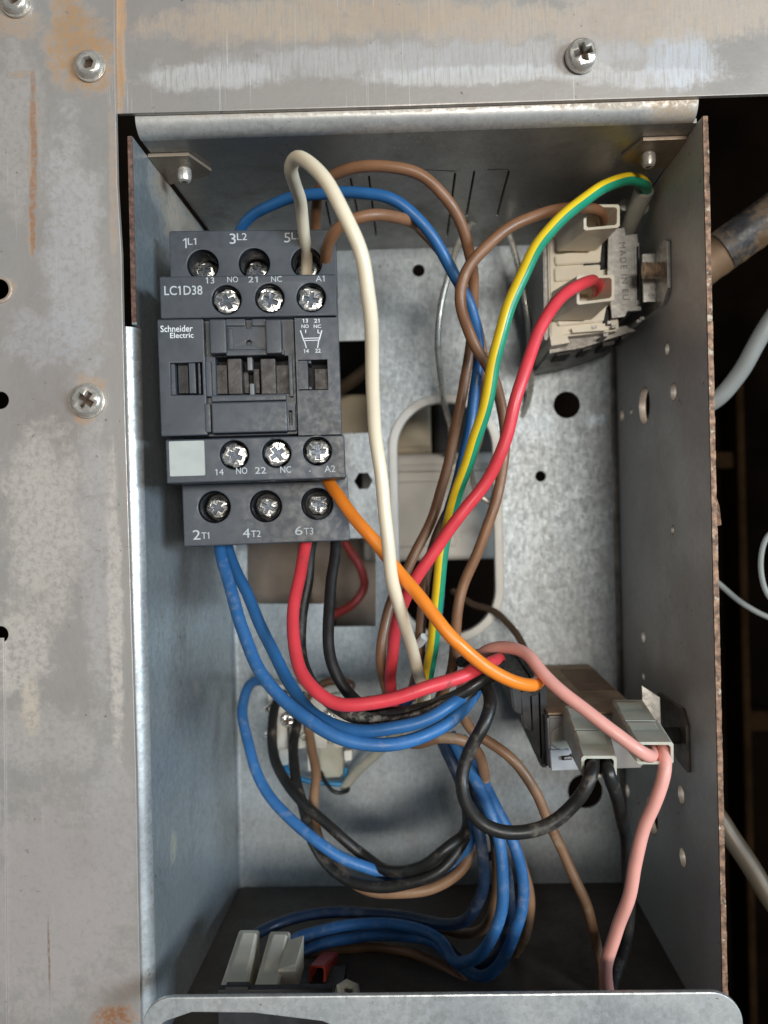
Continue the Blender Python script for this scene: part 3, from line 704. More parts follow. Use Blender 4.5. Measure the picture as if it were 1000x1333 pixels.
# marks
PR, WP = M['print'], M['white_print']
for s, a, b_ in (('1', (238.5, 310, 243, 323), None), ('L1', (244.5, 310, 255.5, 318.5), None), ('3', (299, 304, 307, 317.5), None), ('L2', (308.5, 303.5, 321.5, 312.5), None), ('5', (370, 303, 378, 315.5), None), ('L3', (379.5, 302.5, 392, 311.5), None)): text(s, *a, 17, ub, PR)
for s, a in (('2', (251, 690, 261, 702.5)), ('T1', (262.5, 693, 272.5, 701.5)), ('4', (316, 688, 325.5, 700)), ('T2', (327, 690.5, 339.5, 699)), ('6', (384, 685, 394, 696.5)), ('T3', (395.5, 687, 408, 696))): text(s, *a, 17, lb, PR)
for s, a in (('LC1D38', (214, 372, 263.5, 384)), ('13', (268, 361, 279, 369)), ('NO', (296, 360, 310, 367.5)), ('21', (323, 360, 335.5, 367.5)), ('NC', (353, 359.5, 367, 367)), ('A1', (411, 358.8, 422.5, 366.5))): text(s, *a, 0, cu_, PR, .02 if s == 'LC1D38' else .0)
for s, a in (('14', (280.5, 610.5, 291, 618.5)), ('NO', (307.5, 608.5, 322, 617)), ('22', (332, 608, 346.5, 616.5)), ('NC', (365, 607, 379, 615.5)), ('.', (402.5, 612.5, 404.5, 614)), ('A2', (422.5, 606, 436.5, 614.5))): text(s, *a, 0, cd_, PR)
text('Schneider', 209, 423.5, 251, 432, -.3, lc, WP, .03); text('Electric', 221.5, 433, 252, 440, -.3, lc, WP, .03)
for s, a in (('13', (394, 415, 401, 420)), ('21', (409, 415, 416, 420)), ('NO', (392.5, 422.5, 402, 427)), ('NC', (408.5, 422.5, 418, 427)), ('14', (395.5, 454.5, 402, 459.5)), ('22', (410.5, 454, 417.5, 459))): text(s, *a, -.3, rc, WP, .03)
ln = MB()
for (p, q, wd) in (((391, 430, 0), (395.5, 443, 0), .28), ((398, 429, 0), (398, 433.5, 0), .24), ((414, 429, 0), (414, 433.5, 0), .24), ((414, 433.5, 0), (416.5, 433.5, 0), .24), ((419, 430, 0), (415.5, 443, 0), .28), ((395, 440.6, 0), (416, 439.8, 0), .2), ((395, 443.4, 0), (416, 442.6, 0), .2), ((396, 443, 0), (399, 453, 0), .24), ((415, 443, 0), (413.5, 453, 0), .24)):
    a, c = Vector(cl(p[0], p[1], -.3)), Vector(cl(q[0], q[1], -.3)); d = (c - a).normalized(); nn = Vector((-d.y, d.x)) * wd / 2
    ln.plate([a + nn, c + nn, c - nn, a - nn], [], .06, 0, fn=UW(-.35, .06), mtx=CM)
ln.build('contact_diagram', WP, rc)
mb = MB(); cplate(mb, 220.5, 574, 266.5, 619.5, [], -.12, .11, 0, .3); mb.build('blank_label', M['label'], cd_)

# ------------------------------------------------------------------ wires
WG = 'insulated wires in the control box'


def wire(label, pts, mat, r=1.72, two=None, name='wire', cat='wire', group=WG, sides=14, rfun=None):
    mb = MB(); mb.tube([at(*p) for p in pts], r * (.94 if r > 1.2 else 1), sides, 1.3, None if two else mat, rfun, two, None, .16)
    return tag(mb.build(name, mat, loc=at(*pts[0]), ang=60), label, cat, group)


wire('cream white wire looping up from the contactor and down in front of everything', [(399, 368, 22), (399, 345, 20), (397, 310, 12), (392, 265, 2), (382, 236, -10), (377, 217, -17), (385, 206, -21), (402, 212, -26), (425, 237, -30), (450, 283, -32), (470, 330, -31), (481, 385, -28), (484, 450, -23), (485, 520, -17), (494, 600, -11), (502, 680, -11), (510, 745, -10), (524, 805, -2), (540, 856, 10), (549, 888, 16), (556, 925, 30)], M['white_wire'], 1.75)
wire('orange wire running from the contactor down across the others to the grey switch', [(424, 615, 12), (429, 630, 6), (446, 654, 0), (478, 692, -3), (513, 737, -4), (555, 788, -9), (595, 836, -11), (632, 868, -9), (668, 887, -6), (690, 891, -3), (701, 889, 3), (704, 884, 12), (703, 880, 30)], M['orange'], 1.78)
wire('red wire leaving the bottom of the contactor and sweeping right under the bundle', [(402, 690, 26), (397, 712, 21), (391, 745, 16), (383, 795, 10), (383, 842, 3), (393, 878, -2), (415, 904, -6), (447, 917, -8), (500, 912, -8), (550, 898, -8), (600, 880, -5), (632, 866, -1), (650, 858, 8)], M['red'], 1.82)
wire('black wire running close behind the red one below the contactor', [(410, 690, 30), (405, 712, 26), (400, 755, 23), (393, 805, 20), (392, 850, 17), (403, 885, 12), (426, 913, 6), (470, 935, 2), (530, 929, 0), (590, 907, 0), (625, 886, 0), (645, 872, 3), (651, 862, 8), (644, 853, 13), (622, 852, 18), (600, 862, 26)], M['blk_dusty'])
wire('black wire hanging from the right end of the contactor into the bundle', [(438, 690, 28), (437, 708, 24), (432, 755, 19), (428, 815, 14), (431, 862, 11), (447, 896, 9), (475, 920, 7), (520, 928, 5), (575, 914, 4), (615, 895, 5), (640, 880, 8)], M['blk'])
wire('blue wire curving from the lower left terminal along the outside of the sweep', [(284, 690, 28), (287, 712, 23), (298, 760, 16), (313, 812, 9), (336, 868, 3), (372, 914, -2), (420, 950, -6), (470, 968, -7), (530, 965, -5), (578, 946, -1), (606, 920, 4), (624, 892, 10)], M['blue_dusty'], 1.82)
wire('blue wire leaving the lower left terminal straight and joining the sweep from inside', [(293, 690, 30), (296, 712, 26), (311, 752, 21), (336, 805, 16), (358, 852, 12), (377, 892, 7), (398, 920, 2), (430, 941, -3), (480, 952, -6), (540, 942, -6), (585, 919, -3), (612, 898, 4), (626, 884, 12)], M['blue'], 1.75)
wire('blue wire arching over the top of the contactor and down into the bundle', [(305, 318, 34), (314, 297, 30), (335, 276, 26), (372, 260, 20), (420, 252, 15), (470, 250, 12), (508, 259, 11), (543, 284, 12), (574, 325, 15), (600, 372, 19), (616, 412, 22), (623, 450, 25), (619, 510, 26), (608, 572, 27), (595, 630, 29), (581, 685, 31), (574, 740, 32), (570, 800, 33), (560, 850, 33), (545, 890, 33), (525, 920, 36)], M['blue'], 1.72)
wire('brown wire making the tallest arch above the contactor', [(411, 312, 34), (411, 292, 30), (412, 262, 22), (424, 236, 15), (455, 220, 10), (500, 216, 8), (545, 227, 8), (580, 256, 11), (602, 294, 15), (612, 335, 20), (617, 395, 27), (612, 455, 32), (600, 520, 33), (588, 585, 35), (572, 645, 36), (555, 692, 36), (530, 742, 34), (506, 792, 31), (497, 840, 29), (500, 885, 30), (512, 925, 36)], M['brown'], 1.68)
wire('brown wire bending low over the right end of the contactor', [(426, 372, 24), (424, 345, 16), (428, 316, 9), (446, 291, 5), (482, 280, 4), (520, 284, 10), (550, 300, 20), (580, 335, 27), (605, 385, 31), (622, 430, 33), (630, 480, 34), (628, 540, 34), (612, 600, 38), (590, 655, 40), (565, 705, 40), (554, 755, 38), (549, 810, 36), (545, 860, 36), (535, 910, 40)], M['brown'], 1.7)
wire('brown wire plugged into the white thermostat at the top right', [(782, 300, 40), (784, 285, 32), (778, 275, 26), (755, 270, 22), (715, 275, 17), (675, 290, 13), (635, 318, 11), (608, 352, 11), (600, 395, 12), (613, 440, 15), (637, 480, 20), (652, 520, 24), (657, 560, 26), (651, 630, 26), (634, 690, 26), (607, 750, 27), (596, 795, 27), (593, 840, 29), (585, 880, 32), (570, 915, 36)], M['brown'], 1.68)
wire('green and yellow striped earth wire curving from the top right to the bundle', [(836, 268, 44), (841, 250, 38), (838, 238, 32), (822, 232, 26), (795, 240, 20), (755, 263, 13), (720, 296, 8), (690, 338, 4), (666, 390, 3), (649, 450, 4), (636, 510, 6), (622, 562, 9), (607, 610, 13), (592, 652, 17), (579, 698, 20), (573, 750, 22), (568, 800, 24), (562, 845, 26), (556, 890, 29), (548, 930, 36)], M['yellow'], 1.9, two=lambda t: 1.42, sides=24)
wire('red wire plugged into the white thermostat and crossing down into the bundle', [(778, 390, 42), (779, 372, 35), (770, 366, 28), (745, 376, 19), (716, 405, 12), (693, 452, 8), (674, 515, 6), (656, 578, 7), (634, 625, 9), (604, 666, 10), (575, 704, 11), (545, 746, 12), (523, 792, 15), (512, 840, 20), (508, 880, 26), (512, 920, 34)], M['red'], 1.82)
wire('thin dark brown wire coming out of the oval opening at its lower right', [(590, 770, 112), (612, 785, 100), (642, 795, 90), (667, 818, 80), (684, 845, 72), (692, 868, 66), (700, 900, 60)], pm('dark_brown_insulation', (0.11, 0.07, 0.045), .5), 1.35)
wire('pink wire running diagonally into the lower right clear plug', [(600, 900, 40), (612, 868, 26), (634, 847, 14), (662, 843, 8), (686, 853, 3), (703, 872, -1), (742, 908, -6), (790, 946, -9), (828, 976, -10), (845, 984, -8), (850, 976, -1), (846, 960, 10)], M['pink'], 1.75)
wire('pink wire hanging from the lower right clear plug to the floor of the box', [(850, 950, 12), (857, 964, 3), (865, 980, -4), (866, 1003, -6), (854, 1040, -6), (838, 1075, -5), (829, 1120, -4), (820, 1165, -2), (802, 1210, 2), (791, 1250, 5), (791, 1285, 8), (795, 1320, 12), (800, 1370, 25)], M['pink'], 1.8)
wire('black wire hanging straight down from the left clear plug beside the pink one', [(782, 965, 14), (788, 988, 0), (792, 1004, -7), (801, 1030, -5), (812, 1075, 4), (818, 1130, 14), (820, 1185, 16), (812, 1235, 17), (800, 1275, 17), (792, 1310, 18), (790, 1360, 28)], M['blk_dusty'], 1.75)
wire('black wire making the wide loop from the left clear plug back to the bundle', [(768, 968, 14), (771, 988, 0), (772, 1003, -8.2), (767, 1022, -10), (750, 1045, -9), (712, 1074, -9), (665, 1085, -10), (628, 1072, -10), (607, 1045, -8), (601, 1012, -6), (610, 980, -5), (628, 947, -5), (638, 915, -2), (634, 893, 4), (620, 880, 12), (600, 880, 24)], M['blk_dusty'], 1.8)
wire('brown wire slanting down to the lower right past the wide black loop', [(585, 915, 36), (600, 928, 31), (613, 950, 28), (640, 968, 27), (670, 990, 26), (693, 1025, 26), (716, 1072, 26), (745, 1135, 26), (770, 1200, 26), (782, 1255, 26), (784, 1300, 28), (786, 1350, 34)], M['brown_dusty'], 1.62)
wire('dusty brown wire crossing below the blue sweep and turning down', [(525, 965, 30), (545, 967, 20), (575, 961, 15), (605, 965, 16), (625, 985, 21), (632, 1010, 26), (628, 1040, 32), (640, 1075, 36), (648, 1120, 36), (645, 1170, 38), (632, 1205, 42), (605, 1216, 48), (565, 1208, 54), (520, 1202, 58)], M['brown_dusty'], 1.65)
wire('brown wire on the right edge of the lower bundle', [(600, 985, 42), (630, 1030, 38), (658, 1075, 35), (680, 1125, 34), (690, 1170, 35), (684, 1215, 40), (668, 1245, 48)], M['brown_dusty'], 1.7)
wire('dark dusty blue wire on the left edge of the lower bundle', [(570, 950, 34), (585, 985, 30), (604, 1030, 27), (622, 1075, 25), (630, 1120, 26), (626, 1165, 30), (610, 1195, 36), (580, 1203, 42), (530, 1195, 50), (470, 1188, 54), (410, 1190, 54), (360, 1203, 50), (325, 1225, 42), (318, 1245, 36)], M['navy'], 1.85)
wire('bright blue wire in the middle of the lower bundle', [(586, 955, 32), (610, 1000, 27), (632, 1045, 22), (648, 1085, 20), (655, 1130, 20), (653, 1180, 20), (640, 1222, 22), (615, 1250, 26), (592, 1252, 32), (575, 1228, 38), (545, 1208, 44), (490, 1203, 48), (430, 1208, 46), (385, 1222, 42), (365, 1240, 36)], M['blue_dusty'], 1.82)
wire('bright blue wire on the right of the lower bundle making the deepest loop', [(600, 960, 34), (625, 1010, 28), (648, 1055, 24), (668, 1095, 22), (680, 1140, 22), (678, 1190, 22), (664, 1232, 24), (645, 1262, 26), (618, 1270, 32), (595, 1255, 38), (568, 1228, 44), (530, 1218, 48), (470, 1220, 48), (410, 1232, 44), (372, 1250, 38)], M['blue_dusty'], 1.8)
wire('navy blue wire between the strands of the lower bundle', [(578, 960, 38), (600, 1000, 33), (625, 1045, 28), (645, 1090, 27), (660, 1140, 28), (664, 1195, 30), (650, 1240, 36), (620, 1262, 42), (590, 1240, 46), (560, 1215, 50), (500, 1210, 53), (430, 1218, 50), (376, 1238, 42)], M['navy'], 1.8)
wire('dark brown wire arching low over the floor of the box', [(372, 1262, 44), (400, 1247, 48), (440, 1236, 50), (490, 1233, 50), (540, 1243, 46), (580, 1262, 40), (612, 1287, 33), (645, 1320, 26), (690, 1370, 22)], M['brown'], 1.6)
wire('blue wire looping far left of the terminal block and along the lower sweep', [(352, 893, 82), (340, 886, 76), (325, 892, 70), (316, 920, 63), (322, 965, 55), (340, 1018, 47), (378, 1067, 40), (430, 1107, 36), (480, 1131, 36), (525, 1143, 37), (567, 1139, 37), (598, 1118, 36), (616, 1082, 34), (612, 1030, 34), (595, 985, 38)], M['blue_dusty'], 1.85)
wire('dark grey black wire left in front of the terminal block', [(372, 900, 84), (361, 915, 76), (354, 945, 68), (357, 985, 60), (375, 1022, 53), (405, 1055, 46), (440, 1085, 42), (475, 1115, 41), (510, 1134, 33), (550, 1128, 29), (585, 1102, 29), (608, 1080, 34), (606, 1035, 38)], M['blk_dusty'], 1.8)
wire('black wire right in front of the terminal block swinging low under the blue one', [(395, 905, 82), (389, 935, 73), (382, 975, 64), (384, 1010, 56), (395, 1050, 49), (406, 1090, 43), (425, 1125, 38), (460, 1148, 33), (505, 1155, 30), (550, 1145, 29), (585, 1120, 30), (608, 1085, 34), (612, 1040, 40)], M['blk_dusty'], 1.85)
wire('brown wire straight down over the terminal block and along the lowest sweep', [(402, 915, 82), (401, 940, 74), (406, 975, 66), (411, 1010, 58), (409, 1050, 52), (414, 1090, 46), (435, 1130, 40), (475, 1156, 35), (520, 1163, 33), (565, 1156, 33), (600, 1132, 34), (618, 1095, 38), (618, 1050, 44)], M['brown_dusty'], 1.75)
wire('short brown wire arching over the top right of the terminal block', [(402, 935, 84), (406, 905, 80), (425, 888, 76), (447, 886, 80), (458, 892, 88)], M['brown'], 1.6)
wire('frayed dusty black wire lying between the red and blue sweeps', [(440, 922, 6), (462, 932, 1), (500, 940, -2), (545, 934, -3), (590, 914, -1), (615, 897, 4)], M['frayed'], 1.9)
# thin metal capillary of the thermostat
wire('thin shiny metal capillary tube looping behind the wires near the top', [(592, 600, 130), (586, 555, 100), (577, 515, 78), (571, 470, 66), (572, 415, 62), (583, 360, 62), (598, 315, 66), (614, 291, 70), (634, 284, 72), (655, 295, 74), (671, 330, 74), (682, 380, 74), (689, 430, 76), (692, 475, 80), (688, 520, 90), (650, 600, 105), (638, 655, 100), (622, 640, 100), (612, 610, 110)], M['capillary'], 1.1, name='capillary_tube', cat='tube', group=None, sides=10)

# ------------------------------------------------------------------ cable tie round the bundle
tb = MB(); tb.tube([at(536, 842, 36), at(546, 838, 34), at(553, 829, 32)], 1.4, 8, 1); tag(tb.build('cable_tie', M['rim']), 'white cable tie end poking out beside the cream wire above the bundle', 'cable tie')


# ------------------------------------------------------------------ plug sleeves
def sleeve(mb, r_back, Yb, r_front, Yf, wall=.75, mat=None, plug=True):
    """hollow rectangular sleeve from a back rectangle to an open front rectangle (pixel-measured, real depths)"""
    def ring(rc, Y, k):
        q = [at(rc[0], rc[3], Y), at(rc[2], rc[3] if len(rc) < 5 else rc[4], Y), at(rc[2], rc[1], Y), at(rc[0], rc[1], Y)]
        c = sum(q, Vector()) / 4; o_ = []
        for i, p in enumerate(q):
            d = Vector(((c.x - p.x), 0, (c.z - p.z))); sx = math.copysign(k, d.x); sz = math.copysign(k, d.z)
            pp = p + Vector((sx, 0, sz)); o_.append(pp)
        # chamfer the four corners
        res = []
        for i in range(4):
            a_, b_, c_ = o_[i - 1], o_[i], o_[(i + 1) % 4]
            res += [b_ + (a_ - b_).normalized() * .55, b_ + (c_ - b_).normalized() * .55]
        return res
    A, B = ring(r_back, Yb, 0), ring(r_front, Yf, 0); Bi = ring(r_front, Yf, wall); Ai = ring(r_back, Yb - (Yb - Yf) * .2, wall)
    mb.rings([A, B, Bi, Ai], True, mat)


PG = 'plug sleeves on wire ends'
# ------------------------------------------------------------------ thermostat, top right
th = thing('thermostat', 'white plastic thermostat with metal frame and mounting screw in the top right corner', 'thermostat', at(765, 440, 70))
Yt = 46
A = lambda px, py, Y=Yt: at(px, py, Y)


def quadbox(mb, q, Y0, Y1, mat=None, taper=1.0):
    f = [at(x, y, Y0) for x, y in q]; bk_ = [Vector((p.x, Y1, p.z)) for p in f]
    mb.rings([f, bk_], True, mat); return mb


def bevel_mb(mb, w, seg=2):
    bm = mb.bm; bmesh.ops.remove_doubles(bm, verts=bm.verts[:], dist=.001); bmesh.ops.bevel(bm, geom=[e for e in bm.edges if len(e.link_faces) == 2 and e.calc_face_angle(0) > .5], offset=w, segments=seg, affect='EDGES'); return mb


mb = MB(); quadbox(mb, ((713, 292), (800, 284), (806, 430), (716, 440)), Yt, 93); bevel_mb(mb, .5).build('housing', M['cream_plastic'], th)
mb = MB(); quadbox(mb, ((707, 300), (714, 299), (718, 441), (709, 443)), Yt + 1.5, 92); bevel_mb(mb, .3).build('side_plate', M['frame_steel'], th)
for q in (((722, 333), (784, 316), (782, 336), (782, 341), (724, 345)), ((722, 348), (782, 344), (781, 360), (752, 363), (723, 366)), ((724, 410), (790, 398), (786, 418), (727, 424))):
    mb = MB(); quadbox(mb, q, Yt - 1.2, Yt + 1); bevel_mb(mb, .3).build('raised_rib', M['cream_plastic'], th)
for q in (((781, 312), (793, 307), (794, 349), (784, 351), (760, 351), (760, 343), (781, 341)), ((785, 402), (794, 398), (796, 424), (785, 424))):
    mb = MB(); quadbox(mb, q, Yt - .4, Yt + 1); mb.build('gap_shade', M['black'], th)  # raised black plates stand in for the shade inside the gaps
Yp = Yt - 3
mb = MB(); pl = [xz(*q, Yp) for q in ((792, 309), (803, 297), (813, 296), (815, 306), (830, 304), (831, 317), (826, 319), (828, 397), (835, 398), (835, 404), (817, 405), (814, 412), (797, 414), (795, 395), (791, 360))]
mb.plate(pl, [], 1.0, .15, fn=XZ(Yp, 1.0)); fr = mb.build('metal_frame', M['frame_steel'], th)


def vtext(s, p, size, parent, mat, rot=-90):
    fc = bpy.data.curves.new('t', 'FONT'); fc.body = s; fc.size = size; fc.extrude = .03; fc.align_x = 'CENTER'; fc.align_y = 'CENTER'; fc.space_character = 1.25
    o_ = bpy.data.objects.new('t', fc); COL.objects.link(o_); dg = bpy.context.evaluated_depsgraph_get()
    me = bpy.data.meshes.new_from_object(o_.evaluated_get(dg)); bm = bmesh.new(); bm.from_mesh(me)
    bpy.data.objects.remove(o_); bpy.data.curves.remove(fc); bpy.data.meshes.remove(me)
    for f in bm.faces: f.material_index = 0
    c_, s_ = math.cos(R(rot)), math.sin(R(rot))
    mb = MB(); mb.add(bm, None, None, lambda q: p + Vector((q.x * c_ - q.y * s_, -.02 - q.z, q.x * s_ + q.y * c_))); return mb.build('stamped_mark', mat, parent)


vtext('MADE IN EU', at(812, 353, Yp), 2.75, fr, M['engrave'], -87.5)
mb = MB(); quadbox(mb, ((826, 318), (832, 316), (834, 396), (828, 397)), Yp - .3, 80); mb.build('frame_flange', M['frame_steel'], th)
mb = MB(); quadbox(mb, ((829, 321), (831.5, 320), (832, 390), (829.5, 391)), Yp - .5, Yp + 1); mb.build('gap_shade', M['black'], th)  # black plate in place of a shaded gap
# bottom mechanism
mb = MB(); quadbox(mb, ((713, 440), (815, 424), (828, 430), (760, 452), (716, 460)), Yt + 5, 92, M['under']); quadbox(mb, ((716, 437), (738, 436), (742, 446), (718, 450)), Yt - 1, 80, M['cream_plastic'])
quadbox(mb, ((744, 427), (788, 421), (788, 430), (746, 433)), Yt - 2, 70, M['cream_plastic'])
for k, (xa, ya, w_) in enumerate(((722, 452, 26), (756, 446, 18), (782, 440, 22), (806, 432, 14))): quadbox(mb, ((xa, ya), (xa + w_, ya - 3), (xa + w_, ya + 2), (xa, ya + 5)), Yt + 6 + k * 3, Yt + 16, M['frame_steel']); quadbox(mb, ((xa + 3, ya + 6), (xa + w_ - 4, ya + 3), (xa + w_ - 4, ya + 8), (xa + 3, ya + 11)), Yt + 8, Yt + 20, M['dark_metal'])
for (px, py) in ((771, 424), (791, 418), (797, 423), (829, 416), (833, 413), (786, 434)): quadbox(mb, ((px, py), (px + 6, py - 1), (px + 6, py + 3), (px, py + 4)), Yt - 2.5, Yt + 8, M['frame_steel'])
mb.build('base_mechanism', None, th)
# mounting ear and stud on the right wall
mb = MB(); e0 = at(838, 331, 46); mb.box(at(837, 350, 38).x, XR - .3, 38, 39.2, at(838, 393, 38).z, at(838, 330, 38).z, .2); mb.plate([(27, at(870, 378, 30).z), (32, at(870, 394, 30).z), (52, at(870, 396, 34).z), (52, at(870, 318, 34).z), (29, at(870, 313, 30).z), (27, at(870, 318, 30).z)], [], 1.2, .2, fn=YZ(XR - 1.25, 1.2))
mb.build('mounting_ear', M['bright_steel'], th)
sd = MB(); p0 = at(838, 352, 32); p1 = Vector((XR - .4, p0.y, p0.z)); n = 7; prf = []
L = (p1 - p0).length
for i in range(n): prf += [(2.5, L * i / n), (1.75, L * (i + .5) / n)]
sd.lathe([(1.6, -.3)] + prf + [(2.3, L)], p0, p1 - p0, 20); sd.build('mounting_stud', M['thread'], th)
# its two plugs, and the clear one on the earth wire
mb = MB(); sleeve(mb, (722, 298, 774, 330), 47, (760, 266, 807, 300, 296), 27, .8); tag(mb.build('plug_sleeve', M['cream_plastic']), 'cream plug sleeve with the brown wire on top of the thermostat', 'plug', PG)
mb = MB(); sleeve(mb, (716, 380, 768, 420), 47, (751, 358, 800, 397, 391), 29, .8); tag(mb.build('plug_sleeve', M['cream_plastic']), 'cream plug sleeve holding the red wire in the middle of the thermostat', 'plug', PG)
mb = MB(); a = at(815, 305, 52); c = at(839, 247, 37); mb.tube([a, a.lerp(c, .4), a.lerp(c, .8), c], 2.5, 14, 1, None, lambda t: .95 + .25 * t)
mb.lathe([(1.6, 0), (1.9, .2), (1.9, 1), (1.6, 1.2)], at(813, 268, 46), (0, -1, 0), 14); mb.lathe([(1.6, 0), (1.9, .2), (1.9, 1), (1.6, 1.2)], at(836, 272, 44), (0, -1, 0), 14)
tag(mb.build('plug_sleeve', M['sleeve']), 'narrow grey crimp sleeve on the end of the striped earth wire', 'plug', PG)

# ------------------------------------------------------------------ grey switch, lower right
sw = thing('switch', 'grey boxed switch with dusty brown top on the right wall low in the box', 'switch', at(765, 1003, 55))
mb = MB(); quadbox(mb, ((713, 933), (836, 930), (838, 1000), (716, 1004)), 24, 93); bevel_mb(mb, .6).build('housing', M['device'], sw)
mb = MB(); a = at(714, 931, 24); c = at(834, 929, 24); mb.box(a.x, c.x, 24.5, 92.5, a.z - .1, a.z + .5, .15); tpp = mb.build('top_cover', M['device_top'], sw)
mb = MB(); mb.box(a.x + 14, a.x + 26, 50, 84, a.z + .5, a.z + .62, 0); mb.build('sticker', M['tag_paper'], tpp)
mb = MB(); mb.box(a.x + 7, a.x + 10, 50, 60, a.z + .5, a.z + .9, .1); mb.build('dark_slot', M['black'], tpp)
mb = MB(); quadbox(mb, ((716, 977), (742, 976), (742, 1001), (718, 1003)), 22.6, 30); bevel_mb(mb, .2).build('terminal_step', M['device'], sw)
mb = MB(); mb.lathe([(3.2, 0), (3.2, .6), (2.2, .9)], at(731, 960, 24), (0, -1, 0), 20, M['sleeve']); quadbox(mb, ((732, 985), (745, 984), (745, 989), (732, 990)), 21.8, 26, M['black']); quadbox(mb, ((735, 986), (744, 985.5), (744, 988), (735, 988.5)), 21.4, 26, M['zinc_screw']); mb.build('contact_slot', None, sw)
mb = MB()
for q in (((701, 893), (712, 891), (714, 1000), (704, 1000)), ((690, 905), (703, 900), (706, 990), (694, 975)), ((676, 900), (692, 896), (694, 955), (680, 945)), ((664, 893), (680, 890), (682, 932), (668, 925))): quadbox(mb, q, 30, 88)
bevel_mb(mb, .5).build('rear_body', M['plastic_dark'], sw)
mb = MB(); quadbox(mb, ((836, 893), (859, 908), (861, 962), (838, 955)), 30, 32, M['bright_steel']); mb.plate([(20, at(870, 1000, 24).z), (40, at(870, 1000, 24).z + 2), (46, at(870, 925, 24).z), (24, at(870, 922, 24).z), (20, at(870, 940, 24).z)], [], 1.2, .2, fn=YZ(XR - 1.25, 1.2), mat=M['ear_brown'])
mb.build('mounting_ear', None, sw)
sd = MB(); p0 = at(856, 958, 26); L = XR - .4 - p0.x; sd.lathe([(1.8, -.3)] + [q for i in range(9) for q in ((2.5, L * i / 9), (2.1, L * (i + .5) / 9))] + [(2.4, L)], p0, (1, 0, 0), 20); sd.build('mounting_stud', M['dark_metal'], sw)


def twostep(label, rb, rm, rf, Ys):
    t = thing('plug_sleeve', label, 'plug', at((rf[0] + rf[2]) / 2, rf[3], Ys[2]), PG)
    mb = MB(); sleeve(mb, rb, Ys[0], rm, Ys[1], .7); mb.build('rear_shell', M['sleeve'], t)
    mb = MB(); sleeve(mb, (rm[0] - 2, rm[1] - 1, rm[2] + 2, rm[3] + 1), Ys[1] + .8, rf, Ys[2], .7); mb.build('front_shell', M['sleeve'], t)
    return t


twostep('clear grey plug sleeve with two black wires, left on the grey switch', (733, 919, 772, 958), (746, 949, 790, 985), (757, 984, 803, 1012), (24, 8, -6))
twostep('clear grey plug sleeve with two pink wires, right on the grey switch', (797, 911, 838, 948), (812, 938, 856, 970), (829, 966, 877, 995), (24, 8, -6))

# ------------------------------------------------------------------ terminal block on the back wall
tbk = thing('terminal_block', 'milky plastic terminal block with screws on the back wall behind the wires', 'terminal block', at(395, 1000, 90))
yb0 = 82
mb = MB()
quadbox(mb, ((348, 893), (457, 888), (458, 965), (352, 972)), yb0, 93.9); bevel_mb(mb, .7); mb.build('block', M['clear_block'], tbk)
for (q, y0) in ((((352, 912), (372, 911), (374, 976), (356, 978)), 76), (((376, 909), (398, 908), (400, 974), (378, 976)), 74), (((404, 908), (424, 907), (426, 974), (406, 975)), 75), (((432, 905), (458, 903), (459, 972), (434, 974)), 77)):
    mb = MB(); quadbox(mb, q, y0, 90); bevel_mb(mb, .6); mb.build('terminal_body', M['clear_block'], tbk)
for (px, py, Y) in ((375, 937, 73.6), (428, 934, 74), (349, 921, 77), (350, 955, 78), (396, 958, 75)):
    s_ = MB(); disc_screw(s_, at(px, py, Y), (0, -1, 0), 2.5 if px in (375, 428) else 1.5, 1.4, 'cross', random.random(), M['zinc_screw'], M['screw_recess']); s_.build('terminal_screw', None, tbk)
for q in (((363, 976), (375, 975), (375, 996), (364, 997)), ((400, 975), (412, 974), (412, 1004), (401, 1004)), ((448, 978), (458, 977), (458, 990), (449, 991))):
    mb = MB(); quadbox(mb, q, 78, 90); bevel_mb(mb, .3); mb.build('end_barrel', M['rim'], tbk)
mb = MB(); quadbox(mb, ((412, 950), (446, 948), (446, 1012), (416, 1014)), 84, 93); bevel_mb(mb, .8); mb.build('clear_cover', M['sleeve'], tbk)
wire('thin light blue lead under the terminal block', [(372, 990, 84), (372, 1001, 80), (392, 1014, 80), (420, 1019, 82), (450, 1019, 84), (450, 1000, 86)], pm('light_blue_insulation', (0.03, 0.24, 0.48), .4), .95, sides=10)
wire('thin black lead curling under the terminal block', [(416, 1000, 86), (424, 1018, 80), (438, 1032, 78), (454, 1030, 80), (450, 1018, 86)], M['blk'], .75, sides=10)
wire('grey clear sleeving slanting up right from under the terminal block', [(448, 1026, 84), (465, 1005, 80), (490, 980, 74), (510, 962, 68), (530, 940, 58)], M['sleeve'], 1.9, name='cable_sleeve', cat='sleeve', group=None)

# ------------------------------------------------------------------ plugs and small things on the floor of the box
mb = MB(); a = at(283, 1289, -1); c = at(432, 1289, -1); mb.box(a.x, c.x, -1, 1.4, ZB, a.z, .3); mb.box(a.x, c.x, 1.4, 34, ZB, ZB + 5, .3); mb.box(a.x + 2, a.x + 8, -1.4, 1, a.z - .5, a.z + 1, .3)
tag(mb.build('plug_socket', M['plastic_dark']), 'black plastic base under the two cream plugs on the box floor', 'socket')
mb = MB(); sleeve(mb, (311, 1211, 338, 1260), 28, (286, 1285, 322, 1330), 2, .8); tag(mb.build('plug_sleeve', M['cream_plastic']), 'cream plug sleeve on the floor of the box, nearest the left wall', 'plug', PG)
mb = MB(); sleeve(mb, (351, 1213, 378, 1262), 28, (330, 1286, 362, 1330), 2, .8); quadbox(mb, ((362, 1262), (385, 1255), (385, 1300), (362, 1300)), 8, 22); tag(mb.build('plug_sleeve', M['cream_plastic']), 'cream plug sleeve on the floor of the box, right of the leftmost one', 'plug', PG)
